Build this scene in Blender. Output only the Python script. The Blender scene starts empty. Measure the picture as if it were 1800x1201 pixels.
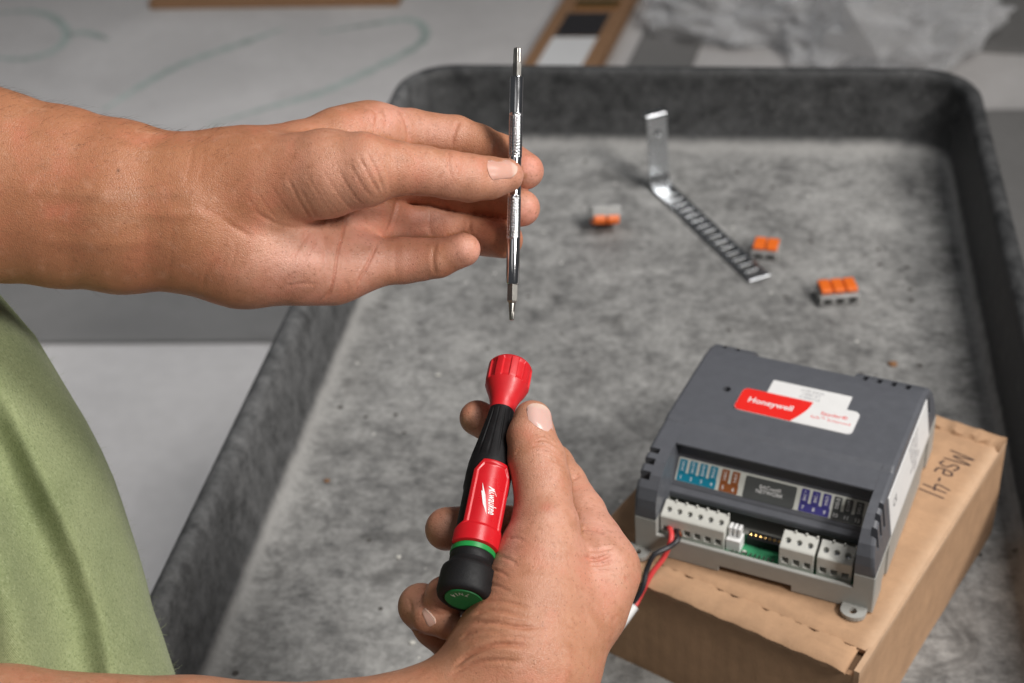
import bpy, bmesh, math, random
import numpy as np
from mathutils import Matrix, Vector

SC = bpy.context.scene
COL = SC.collection
rng = random.Random(7)
np.random.seed(7)

# ------------------------------------------------------------------ camera
FPX = 2500.0                                   # 50 mm on a 36 mm frame, 1800 px wide
CAM_R = np.array([[0.98672875, -0.03881989, 0.1576686],
                  [0.15022954, 0.58675458, -0.79570732],
                  [-0.06162351, 0.80883378, 0.58479951]])
CAM_P = np.array([0.0, 0.0, 0.63])
cam = bpy.data.cameras.new('camera')
cam.lens = 50; cam.sensor_width = 36; cam.clip_start = 0.02; cam.clip_end = 60
cam.dof.use_dof = True; cam.dof.focus_distance = 0.592; cam.dof.aperture_fstop = 10.0
camo = bpy.data.objects.new('camera', cam); COL.objects.link(camo)
M4 = Matrix([list(map(float, r)) + [0] for r in CAM_R] + [[0, 0, 0, 1]])
M4.translation = Vector(CAM_P.tolist())
camo.matrix_world = M4
SC.camera = camo

# ------------------------------------------------------------------ light
w = bpy.data.worlds.new('World'); SC.world = w; w.use_nodes = True
bg = w.node_tree.nodes['Background']
bg.inputs[0].default_value = (0.90, 0.94, 1.0, 1); bg.inputs[1].default_value = 0.06

def area(name, loc, target, size, power, col, size_y=None):
    l = bpy.data.lights.new(name, 'AREA'); l.shape = 'RECTANGLE'
    l.size = size; l.size_y = size_y or size; l.energy = power; l.color = col
    o = bpy.data.objects.new(name, l); COL.objects.link(o)
    o.location = loc
    o.rotation_euler = (Vector(target) - Vector(loc)).to_track_quat('-Z', 'Y').to_euler()
    return o
area('key_lamp', (1.65, -0.55, 1.85), (0, 0.8, 0.0), 0.42, 55, (1.0, 0.96, 0.91))
area('top_lamp', (0.95, 0.70, 2.05), (0.0, 0.75, 0.1), 0.6, 30, (1.0, 0.97, 0.94))
area('fill_lamp', (-0.25, -0.55, 1.75), (0, 0.6, 0.2), 0.9, 1.2, (1.0, 0.97, 0.93))
area('floor_fill_lamp', (-1.4, 1.75, 1.5), (-0.95, 1.7, -0.55), 1.2, 4.6, (0.95, 0.97, 1.0)).data.spread = math.radians(80)  # added unseen lamp, narrowed to brighten the floor left of the cart

SC.view_settings.view_transform = 'Standard'
SC.view_settings.look = 'None'
SC.view_settings.gamma = 1.0
SC.view_settings.exposure = 0.0
SC.view_settings.use_curve_mapping = False

# ------------------------------------------------------------------ geometry helpers
def at(u, v, d):
    """world point seen at photo position (u, v), d metres along the lens axis"""
    return CAM_P + CAM_R @ np.array([(u - 900) / FPX * d, (600.5 - v) / FPX * d, -d])

def on_plane(u, v, z):
    r = CAM_R @ np.array([(u - 900) / FPX, (600.5 - v) / FPX, -1.0])
    t = (z - CAM_P[2]) / r[2]
    return CAM_P + t * r

class MB:
    def __init__(s): s.v = []; s.f = []
    def add(s, vs, fs):
        n = len(s.v); s.v += [tuple(map(float, p)) for p in vs]; s.f += [tuple(i + n for i in f) for f in fs]; return s
    def box(s, x0, x1, y0, y1, z0, z1):
        return s.add([(x0, y0, z0), (x1, y0, z0), (x1, y1, z0), (x0, y1, z0), (x0, y0, z1), (x1, y0, z1), (x1, y1, z1), (x0, y1, z1)],
                     [(3, 2, 1, 0), (4, 5, 6, 7), (0, 1, 5, 4), (1, 2, 6, 5), (2, 3, 7, 6), (3, 0, 4, 7)])
    def prism(s, prof, a, b, axis='x'):
        """closed 2D profile swept from a to b along axis; x: prof=(y,z); z: prof=(x,y)"""
        n = len(prof)
        def P(p, t): return (t, p[0], p[1]) if axis == 'x' else ((p[0], p[1], t) if axis == 'z' else (p[0], t, p[1]))
        vs = [P(p, a) for p in prof] + [P(p, b) for p in prof]
        fs = [tuple(range(n - 1, -1, -1)), tuple(range(n, 2 * n))]
        fs += [(i, (i + 1) % n, n + (i + 1) % n, n + i) for i in range(n)]
        return s.add(vs, fs)
    def rings(s, rings, cap0=True, cap1=True, closed=True):
        n = len(rings[0]); vs = [p for r in rings for p in r]; fs = []
        for k in range(len(rings) - 1):
            for i in range(n if closed else n - 1):
                j = (i + 1) % n
                fs.append((k * n + i, k * n + j, (k + 1) * n + j, (k + 1) * n + i))
        if cap0: fs.append(tuple(range(n - 1, -1, -1)))
        if cap1: fs.append(tuple((len(rings) - 1) * n + i for i in range(n)))
        return s.add(vs, fs)
    def lathe(s, prof, seg=48, cap0=True, cap1=True, mod=None):
        rr = []
        for z, r in prof:
            rr.append([((r if mod is None else mod(z, r, 2 * math.pi * i / seg)) * math.cos(2 * math.pi * i / seg),
                        (r if mod is None else mod(z, r, 2 * math.pi * i / seg)) * math.sin(2 * math.pi * i / seg), z) for i in range(seg)])
        return s.rings(rr, cap0, cap1)
    def tube(s, pts, r, seg=10, cap=True):
        pts = [np.array(p, float) for p in pts]; rr = []
        up = np.array([0.13, 0.31, 0.94])
        for i, p in enumerate(pts):
            t = pts[min(i + 1, len(pts) - 1)] - pts[max(i - 1, 0)]; t /= np.linalg.norm(t) + 1e-12
            a = np.cross(t, up); a /= np.linalg.norm(a) + 1e-12; b = np.cross(a, t)
            ri = r[i] if hasattr(r, '__len__') else r
            rr.append([p + ri * (math.cos(2 * math.pi * k / seg) * a + math.sin(2 * math.pi * k / seg) * b) for k in range(seg)])
        return s.rings(rr, cap, cap)

def spline(pts, n=8):
    """Catmull-Rom through pts"""
    P = [np.array(p, float) for p in pts]; P = [2 * P[0] - P[1]] + P + [2 * P[-1] - P[-2]]; out = []
    for i in range(1, len(P) - 2):
        for k in range(n):
            t = k / n
            out.append(0.5 * ((2 * P[i]) + (P[i + 1] - P[i - 1]) * t + (2 * P[i - 1] - 5 * P[i] + 4 * P[i + 1] - P[i + 2]) * t * t
                              + (3 * P[i] - P[i - 1] - 3 * P[i + 1] + P[i + 2]) * t ** 3))
    out.append(P[-2]); return out

def rrect(x0, x1, y0, y1, r, n=6):
    out = []
    for cx, cy, a0 in ((x1 - r, y1 - r, 0), (x0 + r, y1 - r, 90), (x0 + r, y0 + r, 180), (x1 - r, y0 + r, 270)):
        for k in range(n + 1):
            a = math.radians(a0 + 90 * k / n); out.append((cx + r * math.cos(a), cy + r * math.sin(a)))
    return out

def link(name, mesh, mat, parent=None, smooth=False, bevel=0, seg=2, angle=35):
    o = bpy.data.objects.new(name, mesh); COL.objects.link(o)
    if mat is not None: mesh.materials.append(mat)
    if parent is not None: o.parent = parent
    if smooth:
        mesh.polygons.foreach_set('use_smooth', [True] * len(mesh.polygons))
        if smooth != 'all':
            try: mesh.set_sharp_from_angle(angle=math.radians(angle))
            except Exception: pass
    if bevel:
        m = o.modifiers.new('bevel', 'BEVEL'); m.width = bevel; m.segments = seg; m.limit_method = 'ANGLE'; m.angle_limit = math.radians(40)
        m.harden_normals = False
    return o

def build(mb, name, mat, parent=None, fix=True, **k):
    me = bpy.data.meshes.new(name); me.from_pydata(mb.v, [], mb.f)
    if fix:
        bm = bmesh.new(); bm.from_mesh(me); bmesh.ops.recalc_face_normals(bm, faces=bm.faces[:]); bm.to_mesh(me); bm.free()
    me.update()
    return link(name, me, mat, parent, **k)

def cut(o, mb):
    """boolean-cut the closed pieces collected in mb out of o"""
    c = build(mb, 'cutter', None, o.parent)
    c.matrix_parent_inverse = o.matrix_parent_inverse.copy(); c.location = o.location
    m = o.modifiers.new('cut', 'BOOLEAN'); m.operation = 'DIFFERENCE'; m.object = c; m.solver = 'EXACT'; m.use_self = False
    dg = bpy.context.evaluated_depsgraph_get(); dg.update()
    me = bpy.data.meshes.new_from_object(o.evaluated_get(dg))
    o.modifiers.clear(); old = o.data; o.data = me; me.name = old.name
    bpy.data.meshes.remove(old)
    cm = c.data; bpy.data.objects.remove(c); bpy.data.meshes.remove(cm)

def empty(name, loc, rz=0, rot=None):
    o = bpy.data.objects.new(name, None); COL.objects.link(o); o.location = loc
    o.rotation_euler = rot if rot is not None else (0, 0, rz)
    o.empty_display_size = 0.02
    return o

def tag(o, label=None, cat=None, group=None, kind=None):
    if label: o['label'] = label
    if cat: o['category'] = cat
    if group: o['group'] = group
    if kind: o['kind'] = kind
    return o

def text(name, s, mat, parent, origin, ex, ey, size, shear=0.0, sx=1.0, align='CENTER', bold=0.0, thick=0.00003, bend=None):
    """flat lettering standing on the plane (origin, ex, ey)"""
    c = bpy.data.curves.new(name, 'FONT'); c.body = s; c.size = 1.0; c.align_x = align; c.align_y = 'CENTER'
    c.shear = shear; c.offset = bold; c.resolution_u = 3
    tmp = bpy.data.objects.new('tmp_text', c); COL.objects.link(tmp)
    dg = bpy.context.evaluated_depsgraph_get(); dg.update()
    me = bpy.data.meshes.new_from_object(tmp.evaluated_get(dg))
    bpy.data.objects.remove(tmp); bpy.data.curves.remove(c)
    ex = Vector(ex).normalized(); ey = Vector(ey).normalized(); ez = ex.cross(ey)
    O = Vector(origin)
    for v in me.vertices:
        x = v.co.x * size * sx; y = v.co.y * size
        p = O + ex * x + ey * y + ez * thick
        if bend: p = p + ez * bend(x, y)
        v.co = p
    me.name = name
    return link(name, me, mat, parent)

# ------------------------------------------------------------------ materials
class N:
    def __init__(s, name):
        s.m = bpy.data.materials.new(name); s.m.use_nodes = True; s.t = s.m.node_tree
        s.b = s.t.nodes['Principled BSDF']
    def new(s, typ, **k):
        n = s.t.nodes.new(typ)
        for a, b in k.items():
            if a.startswith('i_'): n.inputs[a[2:].replace('_', ' ')].default_value = b
            else: setattr(n, a, b)
        return n
    def lk(s, a, b): s.t.links.new(a, b)
    def set(s, **k):
        for a, b in k.items(): s.b.inputs[a.replace('_', ' ')].default_value = b
        return s
    def coord(s, scale=(1, 1, 1), rot=(0, 0, 0), out='Object'):
        t = s.new('ShaderNodeTexCoord'); mp = s.new('ShaderNodeMapping')
        mp.inputs['Scale'].default_value = scale; mp.inputs['Rotation'].default_value = rot
        s.lk(t.outputs[out], mp.inputs[0]); return mp.outputs[0]
    def noise(s, vec, scale, detail=4, rough=0.55, dist=0.0):
        n = s.new('ShaderNodeTexNoise'); n.inputs['Scale'].default_value = scale; n.inputs['Detail'].default_value = detail
        n.inputs['Roughness'].default_value = rough; n.inputs['Distortion'].default_value = dist
        s.lk(vec, n.inputs['Vector']); return n.outputs['Fac']
    def ramp(s, fac, stops, interp='LINEAR'):
        r = s.new('ShaderNodeValToRGB'); cr = r.color_ramp; cr.interpolation = interp
        while len(cr.elements) < len(stops): cr.elements.new(0.5)
        for e, (p, c) in zip(cr.elements, stops):
            e.position = p; e.color = (c, c, c, 1) if not hasattr(c, '__len__') else (*c, 1)
        s.lk(fac, r.inputs[0]); return r.outputs[0]
    def mix(s, fac, a, b, mode='MIX'):
        n = s.new('ShaderNodeMix', data_type='RGBA', blend_type=mode)
        for val, i in ((fac, 0), (a, 6), (b, 7)):
            if isinstance(val, bpy.types.NodeSocket): s.lk(val, n.inputs[i])
            elif i == 0: n.inputs[0].default_value = val
            else: n.inputs[i].default_value = (*val, 1) if len(val) == 3 else val
        return n.outputs[2]
    def math(s, op, a, b=0.0, c=None):
        n = s.new('ShaderNodeMath', operation=op)
        for i, val in enumerate((a, b) if c is None else (a, b, c)):
            if isinstance(val, bpy.types.NodeSocket): s.lk(val, n.inputs[i])
            else: n.inputs[i].default_value = val
        return n.outputs[0]
    def bump(s, h, strength=0.3, dist=0.001, prev=None):
        n = s.new('ShaderNodeBump'); n.inputs['Strength'].default_value = strength; n.inputs['Distance'].default_value = dist
        s.lk(h, n.inputs['Height'])
        if prev is not None: s.lk(prev, n.inputs['Normal'])
        return n.outputs[0]
    def col(s, x): s.lk(x, s.b.inputs['Base Color']); return s
    def nrm(s, x): s.lk(x, s.b.inputs['Normal']); return s
    def rgh(s, x): s.lk(x, s.b.inputs['Roughness']); return s

def plain(name, c, rough=0.5, metal=0.0, var=0.08, grain=900.0, bump=0.12, spec=0.5):
    n = N(name); n.set(Roughness=rough, Metallic=metal)
    n.b.inputs['Specular IOR Level'].default_value = spec
    v = n.coord(); f = n.noise(v, grain * 0.12, 5)
    lo = tuple(x * (1 - var) for x in c); hi = tuple(min(1, x * (1 + var)) for x in c)
    n.col(n.ramp(f, [(0.3, lo), (0.7, hi)]))
    n.rgh(n.ramp(n.noise(v, grain * 0.2, 3), [(0.3, max(0.02, rough - 0.06)), (0.7, min(1, rough + 0.06))]))
    if bump: n.nrm(n.bump(n.noise(v, grain, 3), bump, 0.0004))
    return n.m

def m_concrete(name, base, green=False):
    n = N(name); n.set(Roughness=0.85); v = n.coord()
    big = n.noise(v, 3.0, 6, 0.6, 0.6); fine = n.noise(v, 45, 5, 0.6)
    c = n.mix(n.ramp(big, [(0.3, 0), (0.7, 1)]), tuple(x * 0.86 for x in base), tuple(x * 1.1 for x in base))
    c = n.mix(n.ramp(fine, [(0.35, 0.0), (0.75, 0.25)]), c, tuple(x * 0.7 for x in base))
    sp = n.ramp(n.noise(v, 7, 3, 0.5, 1.0), [(0.62, 0), (0.72, 0.35)])
    c = n.mix(sp, c, tuple(x * 0.72 for x in base))
    n.col(c); n.nrm(n.bump(fine, 0.25, 0.004))
    return n.m
M = {}
M['concrete'] = m_concrete('concrete', (0.58, 0.56, 0.55))
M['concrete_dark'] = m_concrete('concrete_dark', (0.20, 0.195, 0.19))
M['chalk'] = plain('green_marking', (0.37, 0.43, 0.405), 0.9, var=0.25, grain=60)

def m_tray():
    n = N('worn_structural_foam'); n.set(Roughness=0.62)
    v = n.coord()
    geo = n.new('ShaderNodeNewGeometry'); sep = n.new('ShaderNodeSeparateXYZ'); n.lk(geo.outputs['Normal'], sep.inputs[0])
    tc = n.new('ShaderNodeTexCoord'); sp = n.new('ShaderNodeSeparateXYZ'); n.lk(tc.outputs['Object'], sp.inputs[0])
    big = n.noise(v, 9, 6, 0.62, 0.8); mid = n.noise(v, 58, 6, 0.68, 0.25); fine = n.noise(v, 220, 4, 0.6)
    # dust lies on the flat floor, thins out at the walls; scratches and stains break it up
    low = n.ramp(n.math('ADD', sp.outputs[2], n.math('MULTIPLY', n.math('SUBTRACT', mid, 0.5), 0.012)), [(0.0015, 1), (0.009, 0)])
    cloud = n.math('ADD', n.math('ADD', n.math('MULTIPLY', n.noise(v, 10, 6, 0.66, 0.5), 0.36), n.math('MULTIPLY', n.math('ADD', n.math('MULTIPLY', mid, 0.65), n.math('MULTIPLY', n.noise(n.coord((30, 60, 30), (0, 0, 0.35)), 1.0, 6, 0.68, 0.8), 0.35)), 0.46)), n.math('MULTIPLY', n.noise(v, 150, 5, 0.7), 0.18))
    dust = n.ramp(cloud, [(0.41, 0.08), (0.50, 0.52), (0.59, 1.0)])
    fl = n.mix(dust, (0.075, 0.075, 0.075), (0.40, 0.398, 0.388))
    fl = n.mix(n.ramp(fine, [(0.38, 0.30), (0.56, 0.0)]), fl, (0.10, 0.098, 0.094))
    edge = n.ramp(n.math('ADD', sp.outputs[2], n.math('MULTIPLY', n.math('SUBTRACT', fine, 0.5), 0.004)), [(0.0002, 0), (0.0012, 0.55), (0.004, 0.35), (0.008, 0)])
    fl = n.mix(edge, fl, (0.46, 0.455, 0.44))
    stain = n.ramp(n.noise(v, 22, 3, 0.5, 1.2), [(0.60, 0), (0.72, 0.6)])
    fl = n.mix(stain, fl, (0.075, 0.073, 0.07))
    vs = n.coord((70, 900, 70), (0, 0, 0.6)); scr = n.ramp(n.noise(vs, 1.0, 2, 0.5), [(0.66, 0), (0.70, 0.35)])
    fl = n.mix(scr, fl, (0.36, 0.355, 0.345))
    for rz_, sx_s, th in ((-0.35, 45, 0.69), (1.25, 60, 0.70), (2.3, 38, 0.70)):
        q = n.ramp(n.noise(n.coord((sx_s, sx_s * 16, 60), (0, 0, rz_)), 1.0, 2, 0.5), [(th - 0.02, 0), (th + 0.02, 0.40)])
        fl = n.mix(q, fl, (0.40, 0.397, 0.385) if rz_ != 1.25 else (0.07, 0.07, 0.07))
    vo = n.new('ShaderNodeTexVoronoi'); vo.inputs['Scale'].default_value = 95; n.lk(v, vo.inputs['Vector'])
    sc = n.new('ShaderNodeSeparateColor'); n.lk(vo.outputs['Color'], sc.inputs[0])
    dots = n.math('MULTIPLY', n.math('LESS_THAN', vo.outputs['Distance'], 0.13), n.math('GREATER_THAN', sc.outputs[0], 0.93))
    fl = n.mix(dots, fl, (0.60, 0.59, 0.56))
    dk = n.math('MULTIPLY', n.math('LESS_THAN', vo.outputs['Distance'], 0.2), n.math('LESS_THAN', sc.outputs[0], 0.04))
    fl = n.mix(dk, fl, (0.05, 0.045, 0.04))
    wall = n.mix(n.ramp(mid, [(0.35, 0), (0.72, 1)]), (0.014, 0.015, 0.016), (0.062, 0.063, 0.065))
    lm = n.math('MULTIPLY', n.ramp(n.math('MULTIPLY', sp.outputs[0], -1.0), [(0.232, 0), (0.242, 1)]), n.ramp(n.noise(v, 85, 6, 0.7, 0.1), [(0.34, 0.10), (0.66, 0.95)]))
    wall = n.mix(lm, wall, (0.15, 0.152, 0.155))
    wv = n.ramp(n.noise(v, 120, 5, 0.7), [(0.55, 0), (0.75, 0.45)])
    wall = n.mix(wv, wall, (0.13, 0.13, 0.13))
    ed2 = n.ramp(n.math('ADD', sp.outputs[2], n.math('MULTIPLY', n.math('SUBTRACT', mid, 0.5), 0.010)), [(0.0003, 0), (0.0020, 0.75), (0.0050, 0.55), (0.011, 0)])
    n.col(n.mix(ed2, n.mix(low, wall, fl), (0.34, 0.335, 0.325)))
    h = n.math('ADD', n.math('MULTIPLY', n.noise(v, 500, 4, 0.6), 0.6), n.math('MULTIPLY', mid, 0.8))
    n.nrm(n.bump(h, 0.45, 0.0012))
    n.rgh(n.ramp(mid, [(0.3, 0.5), (0.7, 0.78)]))
    return n.m
M['tray'] = m_tray()

def m_card(name, base, grainx=(60, 700, 60), worn=None):
    n = N(name); n.set(Roughness=0.82); v = n.coord(); g = n.noise(n.coord(grainx), 1.0, 4)
    c = n.mix(n.ramp(n.noise(v, 60, 6, 0.65), [(0.3, 0), (0.7, 1)]), tuple(x * 0.84 for x in base), tuple(x * 1.1 for x in base))
    c = n.mix(n.ramp(g, [(0.4, 0), (0.8, 0.3)]), c, tuple(x * 0.75 for x in base))
    c = n.mix(n.ramp(n.noise(v, 900, 2), [(0.62, 0), (0.75, 0.35)]), c, tuple(x * 0.6 for x in base))
    if worn:
        tc = n.new('ShaderNodeTexCoord'); sp = n.new('ShaderNodeSeparateXYZ'); n.lk(tc.outputs['Object'], sp.inputs[0])
        d_ = n.math('ADD', sp.outputs[worn[0]], n.math('MULTIPLY', n.math('SUBTRACT', n.noise(v, 160, 4, 0.6), 0.5), 0.006))
        c = n.mix(n.ramp(d_, [(worn[1], 0), (worn[2], 0.6)]), c, (0.62, 0.44, 0.30))
    wv = n.new('ShaderNodeTexWave', wave_type='BANDS'); wv.inputs['Scale'].default_value = 38; wv.inputs['Distortion'].default_value = 0.6; n.lk(v, wv.inputs['Vector'])
    n.col(c); n.nrm(n.bump(n.math('ADD', n.math('ADD', n.noise(v, 30, 4), n.math('MULTIPLY', wv.outputs['Fac'], 0.10)), n.math('MULTIPLY', n.noise(v, 700, 3), 0.3)), 0.4, 0.0012))
    return n.m
M['card'] = m_card('corrugated_cardboard', (0.47, 0.285, 0.165))
M['card_lid'] = m_card('cardboard_lid', (0.47, 0.285, 0.165), worn=(0, 0.158, 0.166))
M['card_side'] = m_card('cardboard_side', (0.47, 0.285, 0.165), worn=(2, 0.066, 0.076))
M['card_shaded'] = m_card('shaded_cardboard', (0.20, 0.115, 0.06))
M['pack'] = m_card('brown_carton', (0.30, 0.165, 0.085))

def m_skin():
    n = N('skin'); v = n.coord()
    a = n.new('ShaderNodeAttribute', attribute_name='tint')
    base = a.outputs['Color']
    mot = n.noise(v, 90, 5, 0.6); fine = n.noise(v, 420, 3, 0.6)
    c = n.mix(n.ramp(n.noise(v, 38, 5, 0.62, 0.5), [(0.50, 0), (0.72, 0.42)]), base, (0.60, 0.175, 0.11))
    c = n.mix(n.ramp(mot, [(0.30, 0.45), (0.52, 0.0)]), c, (0.36, 0.155, 0.075))
    c = n.mix(n.ramp(n.noise(v, 160, 4, 0.6), [(0.55, 0.0), (0.72, 0.30)]), c, (0.66, 0.36, 0.25))
    c = n.mix(n.ramp(fine, [(0.54, 0.0), (0.70, 0.34)]), c, (0.30, 0.115, 0.06))
    pv = n.new('ShaderNodeTexVoronoi'); pv.inputs['Scale'].default_value = 520; n.lk(v, pv.inputs['Vector'])
    psc = n.new('ShaderNodeSeparateColor'); n.lk(pv.outputs['Color'], psc.inputs[0])
    pore = n.math('MULTIPLY', n.math('LESS_THAN', pv.outputs['Distance'], 0.20), n.math('GREATER_THAN', psc.outputs[0], 0.62))
    c = n.mix(n.math('MULTIPLY', pore, 0.42), c, (0.22, 0.085, 0.045))
    n.col(c)
    n.set(Subsurface_Weight=0.10, Subsurface_Scale=0.0016, Roughness=0.42)
    n.b.inputs['Subsurface Radius'].default_value = (1.0, 0.36, 0.18)
    n.b.inputs['Specular IOR Level'].default_value = 0.5
    vor = n.new('ShaderNodeTexVoronoi', feature='DISTANCE_TO_EDGE'); vor.inputs['Scale'].default_value = 1250
    wv = n.coord((1, 1, 1)); n.lk(wv, vor.inputs['Vector'])
    cell = n.ramp(vor.outputs['Distance'], [(0.0, 0), (0.22, 1)])
    vor2 = n.new('ShaderNodeTexVoronoi', feature='DISTANCE_TO_EDGE'); vor2.inputs['Scale'].default_value = 640
    n.lk(wv, vor2.inputs['Vector']); cell2 = n.ramp(vor2.outputs['Distance'], [(0.0, 0), (0.16, 1)])
    h = n.math('ADD', n.math('MULTIPLY', cell, 0.45), n.math('MULTIPLY', cell2, 0.36))
    h = n.math('ADD', h, n.math('MULTIPLY', n.noise(v, 260, 4, 0.6), 0.9))
    n.nrm(n.bump(h, 0.42, 0.00036))
    n.rgh(n.ramp(mot, [(0.3, 0.36), (0.7, 0.48)]))
    return n.m
M['skin'] = m_skin()
def m_nail():
    n = N('fingernail'); v = n.coord()
    a = n.new('ShaderNodeAttribute', attribute_name='tint')
    n.col(n.mix(n.ramp(n.noise(v, 200, 3), [(0.3, 0), (0.7, 0.25)]), a.outputs['Color'], (0.72, 0.45, 0.38)))
    n.set(Roughness=0.27, Subsurface_Weight=0.1, Subsurface_Scale=0.002)
    n.nrm(n.bump(n.noise(v, 700, 2), 0.08, 0.0003)); return n.m
M['nail'] = m_nail()

def m_cloth():
    n = N('green_jersey'); n.set(Roughness=0.93); n.b.inputs['Specular IOR Level'].default_value = 0.15
    n.b.inputs['Sheen Weight'].default_value = 0.12
    tc = n.new('ShaderNodeUVMap'); 
    def wave(rot):
        mp = n.new('ShaderNodeMapping'); mp.inputs['Rotation'].default_value = (0, 0, rot); n.lk(tc.outputs[0], mp.inputs[0])
        wv = n.new('ShaderNodeTexWave', wave_type='BANDS'); wv.inputs['Scale'].default_value = 460.0
        wv.inputs['Distortion'].default_value = 1.2; wv.inputs['Detail'].default_value = 1.0; wv.inputs['Detail Scale'].default_value = 2.0
        n.lk(mp.outputs[0], wv.inputs['Vector']); return wv.outputs['Fac']
    w1, w2 = wave(0.7), wave(-0.9)
    v = n.coord()
    c = n.mix(n.ramp(n.noise(v, 35, 5), [(0.3, 0), (0.7, 1)]), (0.225, 0.265, 0.13), (0.29, 0.33, 0.17))
    c = n.mix(n.ramp(n.noise(v, 900, 3, 0.7), [(0.36, 0.55), (0.5, 0), (0.66, 0)]), c, (0.13, 0.165, 0.07))
    c = n.mix(n.ramp(n.noise(v, 700, 3, 0.7), [(0.52, 0), (0.7, 0.5)]), c, (0.38, 0.43, 0.25))
    c = n.mix(n.ramp(n.noise(v, 330, 2), [(0.67, 0), (0.74, 0.4)]), c, (0.10, 0.13, 0.055))
    n.col(c)
    h = n.math('ADD', n.math('MULTIPLY', w1, 0.35), n.math('MULTIPLY', w2, 0.2))
    h = n.math('ADD', h, n.math('MULTIPLY', n.noise(v, 800, 3), 0.9))
    n.nrm(n.bump(h, 0.4, 0.0006)); return n.m
M['cloth'] = m_cloth()

M['cloth_fuzz'] = plain('cloth_fuzz', (0.30, 0.35, 0.19), 0.9, 0, 0.1, 900, 0)
M['hair'] = plain('arm_hair', (0.06, 0.03, 0.018), 0.4, 0, 0.2, 900, 0)
M['chrome'] = plain('polished_chrome', (0.66, 0.66, 0.68), 0.13, 1.0, 0.03, 500, 0.03)
M['steel'] = plain('bit_steel', (0.40, 0.385, 0.36), 0.34, 1.0, 0.1, 900, 0.05)
M['zinc'] = plain('galvanised_steel', (0.60, 0.62, 0.64), 0.27, 1.0, 0.14, 260, 0.1)
M['red'] = plain('red_plastic', (0.60, 0.016, 0.022), 0.40, 0, 0.05, 1600, 0.10)
M['red_panel'] = plain('red_gloss_plastic', (0.56, 0.010, 0.017), 0.32, 0, 0.05, 900, 0.04)
M['rubber'] = plain('black_rubber', (0.008, 0.008, 0.009), 0.58, 0, 0.3, 1300, 0.25, 0.3)
M['green'] = plain('green_plastic', (0.012, 0.26, 0.055), 0.42, 0, 0.06, 900, 0.05)
M['green_disc'] = plain('green_cap', (0.008, 0.16, 0.04), 0.6, 0, 0.1, 900, 0.05)
M['white_ink'] = plain('white_print', (0.80, 0.80, 0.80), 0.5, 0, 0.04, 700, 0)
M['dull_ink'] = plain('worn_white_print', (0.62, 0.66, 0.58), 0.6, 0, 0.1, 700, 0)
M['red_ink'] = plain('red_print', (0.75, 0.06, 0.06), 0.5, 0, 0.04, 700, 0)
M['black_ink'] = plain('black_print', (0.03, 0.03, 0.035), 0.6, 0, 0.1, 700, 0)
M['grey_ink'] = plain('grey_print', (0.22, 0.22, 0.24), 0.6, 0, 0.1, 700, 0)
M['marker'] = plain('marker_ink', (0.05, 0.03, 0.03), 0.8, 0, 0.3, 700, 0)
M['cover'] = plain('dark_grey_abs', (0.098, 0.103, 0.118), 0.42, 0, 0.06, 1300, 0.14)
M['base'] = plain('light_grey_abs', (0.36, 0.36, 0.34), 0.5, 0, 0.05, 1100, 0.08)
M['terminal'] = plain('terminal_grey', (0.58, 0.58, 0.54), 0.5, 0, 0.05, 1100, 0.06)
M['port'] = plain('port_dark', (0.02, 0.02, 0.018), 0.8, 0, 0.2, 900, 0)
M['pcb'] = plain('circuit_board_green', (0.03, 0.20, 0.09), 0.4, 0, 0.3, 260, 0.1)
M['gold'] = plain('gold_contact', (0.75, 0.48, 0.18), 0.3, 1.0, 0.1, 900, 0.05)
M['copper'] = plain('copper', (0.85, 0.42, 0.24), 0.3, 1.0, 0.1, 900, 0.05)
M['red_label'] = plain('red_label', (0.80, 0.022, 0.016), 0.4, 0, 0.03, 700, 0)
M['white_label'] = plain('white_label', (0.76, 0.76, 0.76), 0.45, 0, 0.03, 700, 0)
M['teal'] = plain('teal_print', (0.0, 0.20, 0.31), 0.5, 0, 0.05, 700, 0)
M['brown'] = plain('brown_print', (0.25, 0.075, 0.018), 0.5, 0, 0.05, 700, 0)
M['purple'] = plain('purple_print', (0.045, 0.04, 0.21), 0.5, 0, 0.05, 700, 0)
M['greylab'] = plain('grey_print_block', (0.065, 0.07, 0.07), 0.5, 0, 0.05, 700, 0)
M['cream'] = plain('cream_label', (0.55, 0.56, 0.52), 0.5, 0, 0.05, 700, 0)
M['wire_red'] = plain('red_insulation', (0.70, 0.06, 0.06), 0.38, 0, 0.05, 900, 0.03)
M['wire_black'] = plain('black_insulation', (0.025, 0.025, 0.03), 0.38, 0, 0.1, 900, 0.03)
M['wire_white'] = plain('white_sheath', (0.68, 0.68, 0.68), 0.4, 0, 0.05, 900, 0.03)
M['orange'] = plain('orange_plastic', (0.78, 0.155, 0.018), 0.38, 0, 0.05, 900, 0.05)
M['chip'] = plain('plaster_chip', (0.55, 0.54, 0.5), 0.9, 0, 0.1, 900, 0.3)
M['leafbit'] = plain('rust_flake', (0.22, 0.11, 0.05), 0.9, 0, 0.2, 900, 0.3)
M['plank_dark'] = plain('dark_board', (0.07, 0.06, 0.055), 0.6, 0, 0.2, 60, 0.2)
M['black_label'] = plain('black_label', (0.03, 0.028, 0.03), 0.4, 0, 0.1, 700, 0)

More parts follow.
